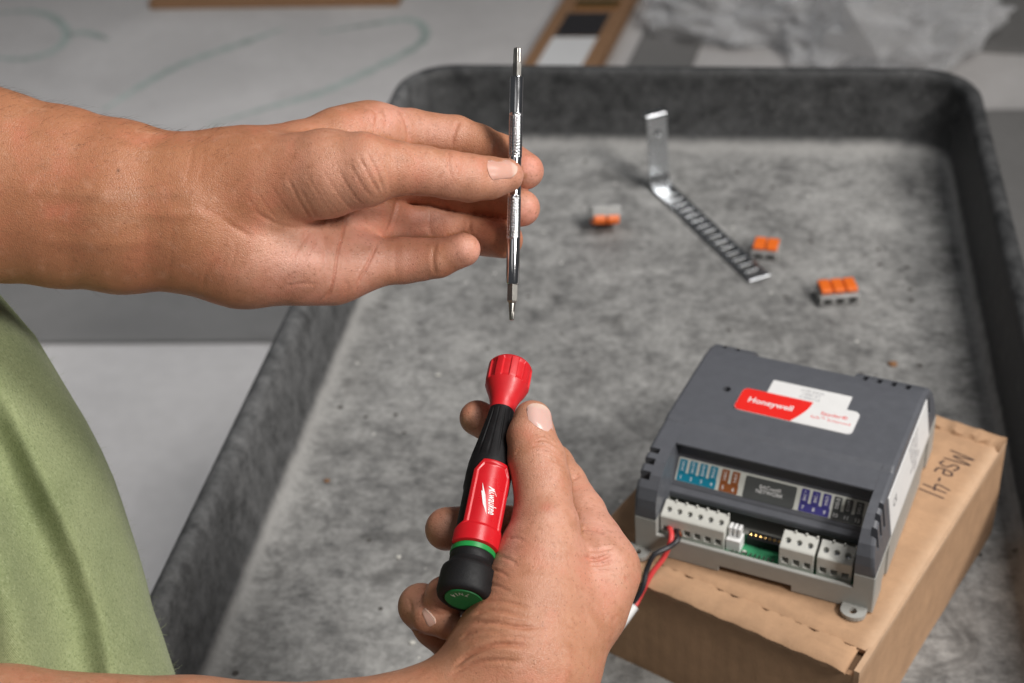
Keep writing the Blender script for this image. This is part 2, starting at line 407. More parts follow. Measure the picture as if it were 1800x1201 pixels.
def m_clear(name, tintc, rough=0.12, trans=0.85, bump=0.0):
    n = N(name); n.set(Roughness=rough, IOR=1.45); n.b.inputs['Transmission Weight'].default_value = trans
    n.b.inputs['Base Color'].default_value = (*tintc, 1)
    v = n.coord()
    if bump: n.nrm(n.bump(n.noise(v, 90, 4, 0.6, 0.8), bump, 0.004))
    n.rgh(n.ramp(n.noise(v, 60, 3), [(0.3, rough * 0.7), (0.7, rough * 1.4)]))
    return n.m
M['clear'] = m_clear('clear_polycarbonate', (0.80, 0.80, 0.80), 0.18, 0.7)
def m_film():
    n = N('plastic_film'); v = n.coord(); out = n.t.nodes['Material Output']
    nr = n.bump(n.noise(v, 40, 4, 0.6, 0.3), 0.5, 0.01)
    n.set(Roughness=0.06); n.b.inputs['Coat Weight'].default_value = 1.0; n.b.inputs['Base Color'].default_value = (0.80, 0.80, 0.81, 1); n.nrm(nr)
    tr = n.new('ShaderNodeBsdfTransparent'); mx = n.new('ShaderNodeMixShader')
    lw = n.new('ShaderNodeLayerWeight'); lw.inputs[0].default_value = 0.35; n.lk(nr, lw.inputs['Normal'])
    n.lk(n.math('ADD', n.math('MULTIPLY', lw.outputs['Facing'], 0.65), 0.30), mx.inputs[0])
    n.lk(tr.outputs[0], mx.inputs[1]); n.lk(n.b.outputs[0], mx.inputs[2]); n.lk(mx.outputs[0], out.inputs[0])
    return n.m
M['film'] = m_film()

# ------------------------------------------------------------------ setting: floor
GZ = -0.55
mb = MB(); S = 14.0; nn = 8
mb.add([(-S, -S, GZ), (S, -S, GZ), (S, S, GZ), (-S, S, GZ)], [(0, 1, 2, 3)])
tag(build(mb, 'concrete_floor', M['concrete']), kind='structure')
# a darker strip crosses the floor beyond the cart
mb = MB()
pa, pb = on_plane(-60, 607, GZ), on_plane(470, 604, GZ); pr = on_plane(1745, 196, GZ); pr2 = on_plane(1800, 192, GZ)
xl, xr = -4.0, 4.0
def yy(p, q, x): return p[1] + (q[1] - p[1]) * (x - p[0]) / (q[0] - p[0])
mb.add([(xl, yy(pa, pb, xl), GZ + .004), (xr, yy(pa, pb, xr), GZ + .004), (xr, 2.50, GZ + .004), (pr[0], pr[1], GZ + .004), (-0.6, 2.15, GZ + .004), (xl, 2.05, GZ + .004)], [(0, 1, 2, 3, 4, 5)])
tag(build(mb, 'dark_floor_strip', M['concrete_dark']), kind='structure')
# hand-drawn green marking-out lines on the concrete
def ribbon(pts, wid, z, thick=0.0006, taper=True):
    mb = MB(); P = spline(pts, 10); n = len(P); rr = []
    for i, p in enumerate(P):
        t = P[min(i + 1, n - 1)] - P[max(i - 1, 0)]; t = t / (np.linalg.norm(t) + 1e-9); s = np.array([-t[1], t[0]])
        ww = wid * (0.75 + 0.45 * math.sin(i * 1.7) * 0.5) * (min(1, 0.3 + 3 * min(i, n - 1 - i) / n) if taper else 1)
        a, b = p[:2] + s * ww / 2, p[:2] - s * ww / 2
        rr.append([(a[0], a[1], z), (a[0], a[1], z + thick), (b[0], b[1], z + thick), (b[0], b[1], z)])
    return mb.rings(rr)
marks = [[(365, 222), (470, 190), (560, 165), (640, 130), (735, 80), (745, 50), (715, 35), (640, 45), (560, 58)],
         [(180, 195), (260, 145), (330, 110), (430, 75), (500, 50)],
         [(-40, 95), (30, 105), (90, 92), (118, 62), (95, 32), (50, 20), (-20, 25)], [(118, 62), (150, 58), (190, 70)]]
for i, l in enumerate(marks):
    P = [on_plane(u, v, GZ)[:2] for u, v in l]
    o = build(ribbon(P, 0.026, GZ + 0.0004), 'floor_marking', M['chalk'])
    tag(o, ['long looping green line drawn on the concrete behind the wrist', 'short slanting green stroke drawn on the concrete behind the forearm',
            'round green loop drawn on the concrete at the top left corner', 'small green tail leaving the round loop on the concrete'][i], 'floor marking', 'green lines drawn on the concrete')

# ------------------------------------------------------------------ utility cart tray
X0, X1, Y0, Y1 = -0.319, 0.197, 0.30, 1.198
cart = empty('utility_cart', ((X0 + X1) / 2, (Y0 + Y1) / 2, GZ))
tag(cart, 'dark grey moulded plastic utility cart with deep scuffed tray top', 'cart')
mb = MB(); cx, cy = (X0 + X1) / 2, (Y0 + Y1) / 2
prof = [(0.040, -0.030, .030), (0.004, -0.024, .05), (0.0, 0.0, .05), (0.0, 0.060, .05), (0.001, 0.0655, .05), (0.004, 0.0690, .048), (0.008, 0.070, .045), (0.012, 0.0690, .042),
        (0.0145, 0.066, .04), (0.0155, 0.061, .04), (0.0195, 0.014, .036), (0.0215, 0.006, .034), (0.026, 0.0015, .03), (0.032, 0.0, .026), (0.05, 0.0, .02)]
rings = []
for off, z, r in prof:
    rings.append([(x - cx, y - cy, z - GZ) for x, y in rrect(X0 + off, X1 - off, Y0 + off, Y1 - off - max(0, off - .0155) * 1.6, max(r, .006), 8)])
mb.rings(rings, True, True)
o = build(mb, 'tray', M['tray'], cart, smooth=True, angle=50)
# object space of the tray must have z=0 at the tray floor for the dust mask
for v in o.data.vertices: v.co.z += GZ
o.location = (0, 0, -GZ)
for sx in (0, 1):
    for sy in (0, 1):
        lx = (X0 + .055, X1 - .055)[sx] - cx; ly = (Y0 + .055, Y1 - .055)[sy] - cy
        mb = MB(); mb.rings([[(lx + x * k, ly + y * k, z) for x, y in rrect(-.03, .03, -.03, .03, .012, 4)] for k, z in ((.85, .06), (1, .10), (1.1, -GZ - .03))])
        build(mb, 'leg', M['tray'], cart, smooth=True)
        mb = MB(); mb.prism([(ly + .03 * math.cos(a * math.pi / 12), .03 + .0298 * math.sin(a * math.pi / 12)) for a in range(24)], lx - .012, lx + .012)
        build(mb, 'caster', M['rubber'], cart, smooth=True)

# small litter on the tray floor
for i, (u, v, s, m, lab) in enumerate([(540, 560, .008, 'chip', 'white scuffed plaster chip on the cart rim edge below the palm'), (770, 660, .0022, 'chip', 'white speck on the tray floor left of the red knob'),
                              (575, 845, .0026, 'leafbit', 'rusty brown flake on the tray floor left of the handle'), (725, 1130, .0020, 'chip', 'white speck on the tray floor below the little finger'),
                              (1570, 640, .004, 'leafbit', 'rusty brown flake on the tray floor behind the controller'), (700, 980, .0022, 'chip', 'white speck on the tray floor left of the middle fingertip')]):
    p = on_plane(u, v, 0.0006 if i else 0.018)
    mb = MB(); k = 7
    ring = [(s * (0.7 + 0.5 * rng.random()) * math.cos(2 * math.pi * j / k), s * (0.45 + 0.5 * rng.random()) * math.sin(2 * math.pi * j / k)) for j in range(k)]
    if i == 0: continue
    mb.rings([[(x, y, 0) for x, y in ring], [(x * .9, y * .9, s * .25) for x, y in ring], [(x * .4, y * .4, s * .4) for x, y in ring]])
    o = build(mb, 'plaster_chip' if m == 'chip' else 'rust_flake', M[m]); o.location = p; tag(o, lab, 'debris')

# ------------------------------------------------------------------ people: arms grown as one continuous skin surface
def smin(a, b, k):
    h = np.maximum(k - np.abs(a - b), 0) / k
    return np.minimum(a, b) - h * h * k * 0.25

def cpt(u, v, d): return np.array([(u - 900) / FPX * d, (600.5 - v) / FPX * d, -d], np.float32)

def capsule(P, a, b, ra, rb):
    ba = b - a; L = float(ba @ ba) + 1e-12
    h = np.clip(((P - a) @ ba) / L, 0, 1)
    h2 = h * h * (3 - 2 * h) * 0.25 + h * 0.75
    q = P - a - h[:, None] * ba
    return np.sqrt(np.einsum('ij,ij->i', q, q)) - (ra + (rb - ra) * h2)

def prep(arm):
    for ch in arm['body']: pass
    arm['_b'] = [[(cpt(*p[:3]), p[3] * p[2] / FPX) for p in ch] for ch in arm['body']]
    arm['_f'] = [[(cpt(*p[:3]), p[3] * p[2] / FPX) for p in ch['pts']] for ch in arm['fingers']]

def chain_field(P, ch, k, near):
    d = None
    for i in range(len(ch) - 1):
        (a, ra), (b, rb) = ch[i], ch[i + 1]
        if near is not None and capsule(near[0], a, b, ra, rb)[0] > near[1]: continue
        c = capsule(P, a, b, ra, rb)
        d = c if d is None else smin(d, c, k)
    return d

def arm_field(P, arm, cull=True):
    near = None
    if cull:
        c = ((P.max(0) + P.min(0)) / 2)[None]; r = float(np.linalg.norm(P - c, axis=1).max())
        near = (c, r + 0.02)
    body = None
    for ch in arm['_b']:
        c = chain_field(P, ch, 0.006, near)
        if c is not None: body = c if body is None else smin(body, c, arm.get('kb', 0.012))
    if body is None: body = np.full(len(P), 0.05, np.float32)
    out = None
    for ch, pts in zip(arm['fingers'], arm['_f']):
        f = chain_field(P, pts, 0.0022, near)
        if f is None: continue
        r0 = ch.get('reach', 0.030)
        dist = np.linalg.norm(P - pts[0][0], axis=1)
        t = np.clip(1 - (dist - r0 * 0.5) / r0, 0, 1)
        k = 0.0012 + (ch.get('k', 0.010) - 0.0012) * t * t * (3 - 2 * t)
        bn = smin(body, f, k)
        out = bn if out is None else np.minimum(out, bn)
    return body if out is None else out

def surface_nets(fn, lo, hi, h, blk=6):
    n = np.ceil((hi - lo) / h).astype(int); nb = np.ceil(n / blk).astype(int); n = nb * blk + 1
    S = np.full(n, 1.0, np.float32)
    ii = np.stack(np.meshgrid(*[np.arange(b) for b in nb], indexing='ij'), -1).reshape(-1, 3)
    ctr = (lo + (ii * blk + blk / 2) * h).astype(np.float32)
    dc = np.concatenate([fn(ctr[q:q + 4000]) for q in range(0, len(ctr), 4000)]); half = blk * h * 0.87
    ins = dc < 0
    for b in ii[ins & (np.abs(dc) > half * 1.2)]:
        S[b[0] * blk:b[0] * blk + blk + 1, b[1] * blk:b[1] * blk + blk + 1, b[2] * blk:b[2] * blk + blk + 1] = -1
    act = ii[np.abs(dc) <= half * 1.2]
    loc = np.stack(np.meshgrid(*[np.arange(blk + 1)] * 3, indexing='ij'), -1).reshape(-1, 3)
    act = act[np.lexsort((act[:, 2] // 6, act[:, 1] // 6, act[:, 0] // 6))]
    for s in range(0, len(act), 120):
        a = act[s:s + 120]
        idx = (a[:, None, :] * blk + loc[None]).reshape(-1, 3)
        val = fn((lo + idx * h).astype(np.float32))
        S[idx[:, 0], idx[:, 1], idx[:, 2]] = val
    neg = S < 0
    c = np.zeros(np.array(n) - 1, np.int8)
    corners = [(i, j, k) for i in (0, 1) for j in (0, 1) for k in (0, 1)]
    for i, j, k in corners:
        c += neg[i:n[0] - 1 + i, j:n[1] - 1 + j, k:n[2] - 1 + k]
    cells = np.argwhere((c > 0) & (c < 8))
    vid = np.full(np.array(n) - 1, -1, np.int64); vid[cells[:, 0], cells[:, 1], cells[:, 2]] = np.arange(len(cells))
    acc = np.zeros((len(cells), 3)); cnt = np.zeros(len(cells))
    val = {cc: S[cells[:, 0] + cc[0], cells[:, 1] + cc[1], cells[:, 2] + cc[2]] for cc in corners}
    for a in corners:
        for ax in range(3):
            if a[ax]: continue
            b = list(a); b[ax] = 1; b = tuple(b)
            va, vb = val[a], val[b]; m = (va < 0) != (vb < 0)
            t = np.where(m, va / np.where(m, va - vb, 1), 0)
            p = np.array(a, float)[None, :].repeat(len(cells), 0); p[:, ax] += t
            acc[m] += p[m]; cnt[m] += 1
    V = lo + (cells + acc / cnt[:, None]) * h
    F = []
    for ax in range(3):
        sl0 = [slice(None)] * 3; sl1 = [slice(None)] * 3; sl0[ax] = slice(0, n[ax] - 1); sl1[ax] = slice(1, n[ax])
        e = neg[tuple(sl0)] != neg[tuple(sl1)]
        E_ = np.argwhere(e); o1, o2 = (ax + 1) % 3, (ax + 2) % 3
        ok = (E_[:, o1] > 0) & (E_[:, o2] > 0) & (E_[:, o1] < n[o1] - 1) & (E_[:, o2] < n[o2] - 1); E_ = E_[ok]
        s = neg[E_[:, 0], E_[:, 1], E_[:, 2]]
        def g(d1, d2):
            q = E_.copy(); q[:, o1] -= d1; q[:, o2] -= d2; return vid[q[:, 0], q[:, 1], q[:, 2]]
        q = np.stack([g(1, 1), g(0, 1), g(0, 0), g(1, 0)], 1)
        q[~s] = q[~s][:, ::-1]
        F.append(q)
    F = np.concatenate(F); F = F[(F >= 0).all(1)]
    return V, F

def relax(V, F, it, lam=0.5):
    A = np.concatenate([F[:, 0], F[:, 1], F[:, 2], F[:, 3]]); B = np.concatenate([F[:, 1], F[:, 2], F[:, 3], F[:, 0]])
    deg = np.bincount(A, minlength=len(V)) + np.bincount(B, minlength=len(V))
    for k in range(it):
        s = np.zeros_like(V)
        for c in range(3):
            s[:, c] = np.bincount(A, V[B, c], len(V)) + np.bincount(B, V[A, c], len(V))
        V = V + lam * (s / np.maximum(deg, 1)[:, None] - V)
    return V

def vnormals(V, F):
    nrm = np.cross(V[F[:, 2]] - V[F[:, 0]], V[F[:, 3]] - V[F[:, 1]]); out = np.zeros_like(V)
    for c in range(3):
        for k in range(4): out[:, c] += np.bincount(F[:, k], nrm[:, c], len(V))
    return out / (np.linalg.norm(out, axis=1)[:, None] + 1e-12)

def visible_mask(V, Nn, tol=0.006):
    u = 900 + FPX * V[:, 0] / -V[:, 2]; v = 600.5 - FPX * V[:, 1] / -V[:, 2]; d = -V[:, 2]
    gu = np.clip(((u + 600) / 5).astype(int), 0, 599); gv = np.clip(((v + 100) / 5).astype(int), 0, 399)
    zb = np.full((600, 400), 9.0); np.minimum.at(zb, (gu, gv), d)
    vd = -V / np.linalg.norm(V, axis=1)[:, None]
    return u, v, (d < zb[gu, gv] + tol) & ((Nn * vd).sum(1) > 0.0)

def seg_dist(u, v, pts):
    best = np.full(len(u), 1e9); tt = np.zeros(len(u)); n = len(pts) - 1
    for i in range(n):
        a, b = np.array(pts[i], float), np.array(pts[i + 1], float); ba = b - a
        h = np.clip(((u - a[0]) * ba[0] + (v - a[1]) * ba[1]) / (ba @ ba + 1e-9), 0, 1)
        d = np.hypot(u - a[0] - h * ba[0], v - a[1] - h * ba[1]); m = d < best
        best[m] = d[m]; tt[m] = (i + h[m]) / n
    return best, tt

def make_arm(name, arm, parent, root, label):
    pts = np.array([cpt(*p[:3]) for ch in arm['body'] for p in ch] + [cpt(*p[:3]) for c in arm['fingers'] for p in c['pts']])
    rad = np.array([p[3] * p[2] / FPX for ch in arm['body'] for p in ch] + [p[3] * p[2] / FPX for c in arm['fingers'] for p in c['pts']])
    prep(arm)
    lo = (pts - rad[:, None]).min(0) - 0.006; hi = (pts + rad[:, None]).max(0) + 0.006
    V, F = surface_nets(lambda P: arm_field(P, arm), lo.astype(float), hi.astype(float), arm.get('h', 0.0008))
    V = relax(V, F, 3, 0.5)
    Nn = vnormals(V, F)
    u, v, vis = visible_mask(V, Nn)
    disp = np.zeros(len(V)); red = np.zeros(len(V))
    for (ln, wd, dp) in arm['creases']:
        sp = [tuple(p) for p in spline(ln, 5)] if len(ln) > 2 else ln
        A_ = np.array(sp); e = 6 * wd
        m = np.where(vis & (u > A_[:, 0].min() - e) & (u < A_[:, 0].max() + e) & (v > A_[:, 1].min() - e) & (v < A_[:, 1].max() + e))[0]
        if not len(m): continue
        d, t = seg_dist(u[m], v[m], sp)
        fade = np.clip(np.minimum(t, 1 - t) * 5, 0.0, 1)
        x = d / wd
        g = -np.exp(-x * x) + 0.16 * np.exp(-((x - 2.3) / 1.0) ** 2)
        disp[m] += g * fade * dp * 0.001
        red[m] += (np.exp(-(x / 1.8) ** 2) * fade * min(1.0, abs(dp) * 0.9)) * (dp > 0)
    for (cu, cv, ru, rv, rot, dp) in arm.get('bumps', []):
        c, s = math.cos(rot), math.sin(rot); du, dv = u - cu, v - cv
        x = (du * c + dv * s) / ru; y = (-du * s + dv * c) / rv
        disp[vis] += (np.exp(-(x * x + y * y)) * dp * 0.001)[vis]
    tan = np.array(arm['tan']); pink = np.array(arm['pink'])
    mix = np.zeros(len(V))
    for (cu, cv, ru, rv, st) in arm['pinks']:
        g = np.exp(-(((u - cu) / ru) ** 2 + ((v - cv) / rv) ** 2)); mix = np.maximum(mix, g * st * (vis * 0.75 + 0.25))
    colr = tan[None] * (1 - mix[:, None]) + pink[None] * mix[:, None]
    colr = colr * (1 - np.clip(red, 0, 1)[:, None] * np.array([0.06, 0.15, 0.17])[None])
    for (cu, cv, ru, rv, st, cc) in arm.get('spots', []):
        g = (np.exp(-(((u - cu) / ru) ** 2 + ((v - cv) / rv) ** 2)) * st * vis)[:, None]; colr = colr * (1 - g) + np.array(cc)[None] * g
    # low-frequency unevenness of flesh and tone
    nz = np.zeros(len(V))
    for k in range(14):
        fr = np.random.normal(size=3) * (60 + 25 * k); nz += np.sin(V @ fr + k * 1.7) / (2 + k * 0.35)
    disp += nz * 0.00007
    colr = np.clip(colr * (1 + nz[:, None] * np.array([0.012, 0.03, 0.03])[None]), 0, 1)
    V = V + Nn * disp[:, None]
    Wv = V @ CAM_R.T + CAM_P - np.array(root)
    me = bpy.data.meshes.new(name)
    me.vertices.add(len(Wv)); me.vertices.foreach_set('co', Wv.astype(np.float32).ravel())
    me.loops.add(F.size); me.loops.foreach_set('vertex_index', F.astype(np.int32).ravel())
    me.polygons.add(len(F)); me.polygons.foreach_set('loop_start', np.arange(0, F.size, 4, dtype=np.int32)); me.polygons.foreach_set('loop_total', np.full(len(F), 4, np.int32))
    me.update(calc_edges=True); me.validate()
    at_ = me.attributes.new('tint', 'FLOAT_COLOR', 'POINT'); at_.data.foreach_set('color', np.concatenate([colr, np.ones((len(colr), 1))], 1).astype(np.float32).ravel())
    o = link(name, me, M['skin'], parent, smooth='all'); o['label'] = label
    if arm.get('hair'):
        hr = np.random.RandomState(11); mb = MB(); u0, u1 = arm['hair']
        cand = np.where((u > u0) & (u < u1) & (Nn[:, 2] > -0.35))[0]
        for ix in hr.choice(cand, 700, replace=False):
            if hr.rand() > 0.25 + 0.75 * max(0, Nn[ix, 1]): continue
            p = V[ix]; nn = Nn[ix]; t = np.array([1.0, -0.15 + hr.normal() * .25, hr.normal() * .2]); t -= nn * (t @ nn); t /= np.linalg.norm(t)
            Lh = hr.uniform(.003, .0065); P3 = [p, p + (t * .55 + nn * .32) * Lh, p + (t * .95 + nn * (.42 + hr.normal() * .12) - np.array([0, .06, 0])) * Lh]
            P3 = [q @ CAM_R.T + CAM_P - np.array(root) for q in P3]
            mb.tube(P3, [.000030, .000024, .000008], 3, False)
        ho = build(mb, 'arm_hair', M['hair'], o, fix=False); ho['kind'] = 'stuff'
    # nails lie on the finished surface
    for nl in arm['nails']:
        make_nail(nl, V, Nn, u, v, vis, o, root)
    return o

def make_nail(nl, V, Nn, u, v, vis, parent, root):
    """nl: base left, base right, tip right, tip left in photo position; grid draped on the finger, domed a little and given thickness"""
    bl, br, tr, tl = [np.array(p, float) for p in nl['q']]; nu, nv = 15, 15
    m = vis & (u > min(p[0] for p in nl['q']) - 25) & (u < max(p[0] for p in nl['q']) + 25) & (v > min(p[1] for p in nl['q']) - 25) & (v < max(p[1] for p in nl['q']) + 25)
    Vm, Nm, um, vm = V[m], Nn[m], u[m], v[m]
    top = []; cols = []
    for j in range(nv):
        b = j / (nv - 1)
        for i in range(nu):
            a = i / (nu - 1)
            # rounded ends: pull corners in
            s = 2 * a - 1
            bb = b
            end = 0.20 * (abs(s) ** 2.6)
            bb = b * (1 - end * nl.get('rt', 1.0)) + (1 - b) * end * nl.get('rb', 0.7)
            p = (bl * (1 - a) + br * a) * (1 - bb) + (tl * (1 - a) + tr * a) * bb
            w_ = np.exp(-((um - p[0]) ** 2 + (vm - p[1]) ** 2) / (2 * 4.5 ** 2)) + 1e-12
            P = (Vm * w_[:, None]).sum(0) / w_.sum(); n_ = (Nm * w_[:, None]).sum(0); n_ /= np.linalg.norm(n_)
            # put it exactly on the line of sight position (u,v) at the found depth
            d = -P[2]; P = np.array([(p[0] - 900) / FPX * d, (600.5 - p[1]) / FPX * d, -d])
            edge = min(1, 6 * min(a, 1 - a)) * min(1, 6 * b)
            top.append(P + n_ * (0.00012 + 0.00030 * edge + nl.get('lift', 0.0002) * b))
            f = np.clip((bb - 0.80) / 0.08, 0, 1)
            cols.append(np.array(nl.get('c', (0.70, 0.40, 0.33))) * (1 - f) + np.array((0.68, 0.50, 0.41)) * f)
    top = np.array(top); n0 = Nm.mean(0); n0 /= np.linalg.norm(n0)
    bot = top - n0 * 0.0007
    Wt = np.concatenate([top, bot]) @ CAM_R.T + CAM_P - np.array(root)
    fs = []
    K = nu * nv
    for j in range(nv - 1):
        for i in range(nu - 1):
            q = (j * nu + i, j * nu + i + 1, (j + 1) * nu + i + 1, (j + 1) * nu + i); fs.append(q); fs.append(tuple(K + x for x in q[::-1]))
    rim = [i for i in range(nu)] + [j * nu + nu - 1 for j in range(1, nv)] + [(nv - 1) * nu + i for i in range(nu - 2, -1, -1)] + [j * nu for j in range(nv - 2, 0, -1)]
    for i in range(len(rim)):
        a, b = rim[i], rim[(i + 1) % len(rim)]; fs.append((b, a, K + a, K + b))
    mb = MB(); mb.add(Wt, fs)
    o = build(mb, 'fingernail', M['nail'], parent, smooth=True, angle=60)
    at_ = o.data.attributes.new('tint', 'FLOAT_COLOR', 'POINT')
    at_.data.foreach_set('color', np.concatenate([np.concatenate([cols, cols]), np.ones((2 * K, 1))], 1).astype(np.float32).ravel())

TAN = (0.44, 0.186, 0.095); PINK = (0.72, 0.375, 0.29)
left_arm = dict(kb=.010,
    body=[
        [(-520, 60, .60, 130), (0, 267, .585, 102), (110, 285, .585, 93), (210, 302, .585, 87), (350, 326, .585, 84), (430, 324, .588, 92)],
        [(-520, 360, .60, 135), (0, 384, .585, 108), (105, 402, .585, 100), (210, 417, .585, 95), (350, 424, .585, 90), (430, 440, .588, 93)],
        [(0, 325, .579, 105), (200, 357, .579, 96), (350, 375, .580, 86), (430, 385, .590, 80)],
        [(420, 325, .589, 94), (520, 292, .595, 72), (600, 255, .605, 62), (650, 238, .612, 51)],
        [(430, 390, .594, 100), (600, 320, .613, 70), (655, 318, .618, 48)],
        [(430, 420, .594, 95), (600, 385, .611, 60), (640, 388, .615, 45)],
        [(430, 440, .590, 93), (530, 464, .591, 68), (585, 472, .598, 54)],
        [(330, 345, .583, 84), (440, 335, .583, 76)],
    ],
    fingers=[
        dict(pts=[(650, 238, .612, 51), (720, 234, .621, 42), (800, 243, .626, 39), (840, 256, .625, 36), (878, 272, .621, 35), (924, 301, .611, 32.5)]),
        dict(pts=[(655, 320, .618, 46), (692, 322, .624, 37), (753, 327, .630, 36), (822, 343, .630, 37), (875, 352, .624, 35), (917, 366, .611, 33)]),
        dict(pts=[(645, 389, .615, 42), (692, 389, .622, 31), (755, 394, .630, 31.5), (825, 412, .628, 35), (886, 421, .612, 34)]),
        dict(pts=[(590, 470, .599, 54), (650, 464, .600, 43), (710, 458, .603, 40), (740, 456, .602, 36.5), (770, 454, .600, 33.5), (815, 439, .596, 30)], k=.012, reach=.03),
        dict(pts=[(415, 332, .584, 78), (480, 318, .5775, 80), (575, 305, .572, 77), (640, 299, .5685, 65), (692, 296, .571, 48), (744, 300, .575, 42.5), (788, 307, .579, 41.5), (826, 313, .583, 41), (860, 313, .587, 36.5), (890, 309, .590, 30.5)], k=.014, reach=.030),
    ],
    creases=[
        ([(642, 262), (662, 300), (676, 342)], 1.9, .50), ([(628, 270), (650, 310), (670, 345)], 2.0, .50), ([(610, 280), (634, 322), (658, 352)], 2.1, .45), ([(590, 288), (616, 335), (640, 364)], 1.9, .32),
        ([(568, 298), (594, 342), (618, 371)], 1.9, .28), ([(505, 308), (525, 352), (549, 390)], 2.2, .32), ([(474, 322), (494, 354), (514, 380)], 1.8, .22), ([(536, 300), (562, 345), (588, 384)], 1.8, .22),
        ([(660, 258), (680, 298), (686, 338)], 1.8, .3), ([(524, 324), (545, 362), (562, 392)], 1.8, .2), ([(452, 338), (470, 365), (492, 392)], 1.8, .2), ([(600, 276), (624, 318), (648, 350)], 1.5, .2), ([(552, 312), (576, 352), (600, 380)], 1.5, .18),
        ([(675, 255), (696, 292), (700, 330)], 1.6, .16), ([(430, 340), (448, 366), (470, 390)], 1.6, .15), ([(580, 310), (602, 348), (626, 374)], 1.5, .15),
        ([(336, 351), (370, 374), (406, 395), (457, 433)], 5.0, .16), ([(440, 368), (475, 388), (501, 398), (545, 402)], 3.0, .30), ([(395, 392), (420, 404), (442, 418)], 2.8, .3),
        ([(612, 372), (602, 410), (593, 449), (583, 506), (567, 530)], 1.8, 1.3), ([(545, 405), (525, 435), (507, 465)], 3.2, .45), ([(560, 404), (545, 440), (520, 480)], 3.0, .35), ([(575, 400), (572, 440), (566, 470)], 2.6, .25),
        ([(500, 505), (530, 498), (560, 500)], 2.6, .25), ([(700, 345), (692, 380), (680, 416)], 3.0, .7), ([(664, 424), (648, 462), (622, 511)], 2.2, 1.0), ([(604, 490), (612, 505), (606, 518)], 2.6, .3),
        ([(790, 264), (788, 290), (796, 318)], 2.4, .35), ([(803, 280), (808, 295), (814, 302)], 2.0, .3), ([(814, 277), (812, 298), (806, 316)], 2.0, .3), ([(800, 272), (802, 290), (806, 312)], 1.8, .2), ([(822, 280), (818, 300), (820, 316)], 1.8, .2),
        ([(808, 209), (799, 232), (793, 262)], 3.0, .55), ([(698, 186), (714, 215), (720, 253)], 3.2, .7), ([(878, 240), (869, 255), (866, 275)], 3.0, .45), ([(760, 200), (752, 225), (748, 255)], 2.5, .15),
        ([(780, 349), (784, 362), (790, 372)], 3.0, .45), ([(757, 366), (754, 392), (760, 420)], 4.5, .35), ([(828, 388), (824, 400), (826, 416)], 4, .3), ([(698, 421), (695, 455), (698, 494)], 4.5, .40), ([(765, 424), (761, 455), (766, 486)], 3.6, .5), ([(704, 425), (703, 455), (705, 490)], 3, .2),
        ([(304, 385), (300, 440), (297, 503)], 4.0, .10), ([(353, 511), (362, 480), (380, 455)], 4.0, .3), ([(415, 420), (412, 450), (402, 480)], 3, .2), ([(340, 250), (334, 290), (325, 330)], 3, .15), ([(362, 250), (356, 290), (350, 320)], 3, .12),
        ([(180, 343), (260, 350), (335, 353)], 9, .25),
        ([(20, 330), (110, 338), (200, 346), (300, 352)], 11, -.35), ([(60, 420), (180, 430), (290, 420)], 10, -.22), ([(120, 250), (220, 262), (330, 270)], 12, -.2),
        ([(651, 190), (662, 205), (660, 225)], 3, .35), ([(672, 196), (680, 210), (676, 228)], 3, .35), ([(668, 212), (685, 218), (694, 228)], 3, .3),
    ],
    bumps=[(300, 378, 60, 9, 0.0, .45), (650, 200, 16, 10, .3, .8), (690, 214, 12, 16, .2, .5), (520, 460, 60, 30, .2, 1.2), (560, 330, 60, 40, .3, .3), (862, 298, 10, 26, 0, -.5)],
    pinks=[(600, 300, 130, 90, .42), (800, 310, 110, 50, .45), (530, 465, 110, 60, .9), (560, 460, 75, 70, .95), (640, 440, 50, 90, .8), (690, 205, 45, 40, .7), (880, 315, 40, 30, .55), (935, 300, 30, 40, .9), (935, 370, 30, 35, .95), (825, 440, 40, 35, .9), (750, 230, 90, 40, .45), (740, 400, 120, 40, .5), (720, 460, 80, 40, .5), (660, 330, 40, 30, .35), (480, 430, 60, 50, .5)],
    spots=[(208, 300, 2.2, 3.2, .95, (.05, .025, .015)), (442, 306, 6, 10, .35, (.42, .16, .09)), (458, 264, 9, 5, .3, (.42, .16, .09)), (240, 345, 90, 10, .22, (.33, .24, .16)), (200, 385, 60, 8, .15, (.36, .26, .18)), (720, 290, 30, 40, .18, (.60, .20, .13)), (930, 290, 26, 30, .25, (.66, .22, .16)), (935, 375, 22, 26, .3, (.68, .24, .17)), (828, 436, 26, 26, .25, (.66, .22, .15)), (660, 205, 30, 22, .25, (.62, .20, .14)), (845, 292, 12, 14, .25, (.62, .17, .11)), (800, 290, 16, 26, .18, (.58, .18, .11))],
    nails=[dict(q=[(862, 317), (853, 282), (907, 281), (909, 312)], rb=.5, rt=1.2, lift=.0002, c=(.60, .33, .26))],
    hair=(-60, 400), tan=TAN, pink=PINK)
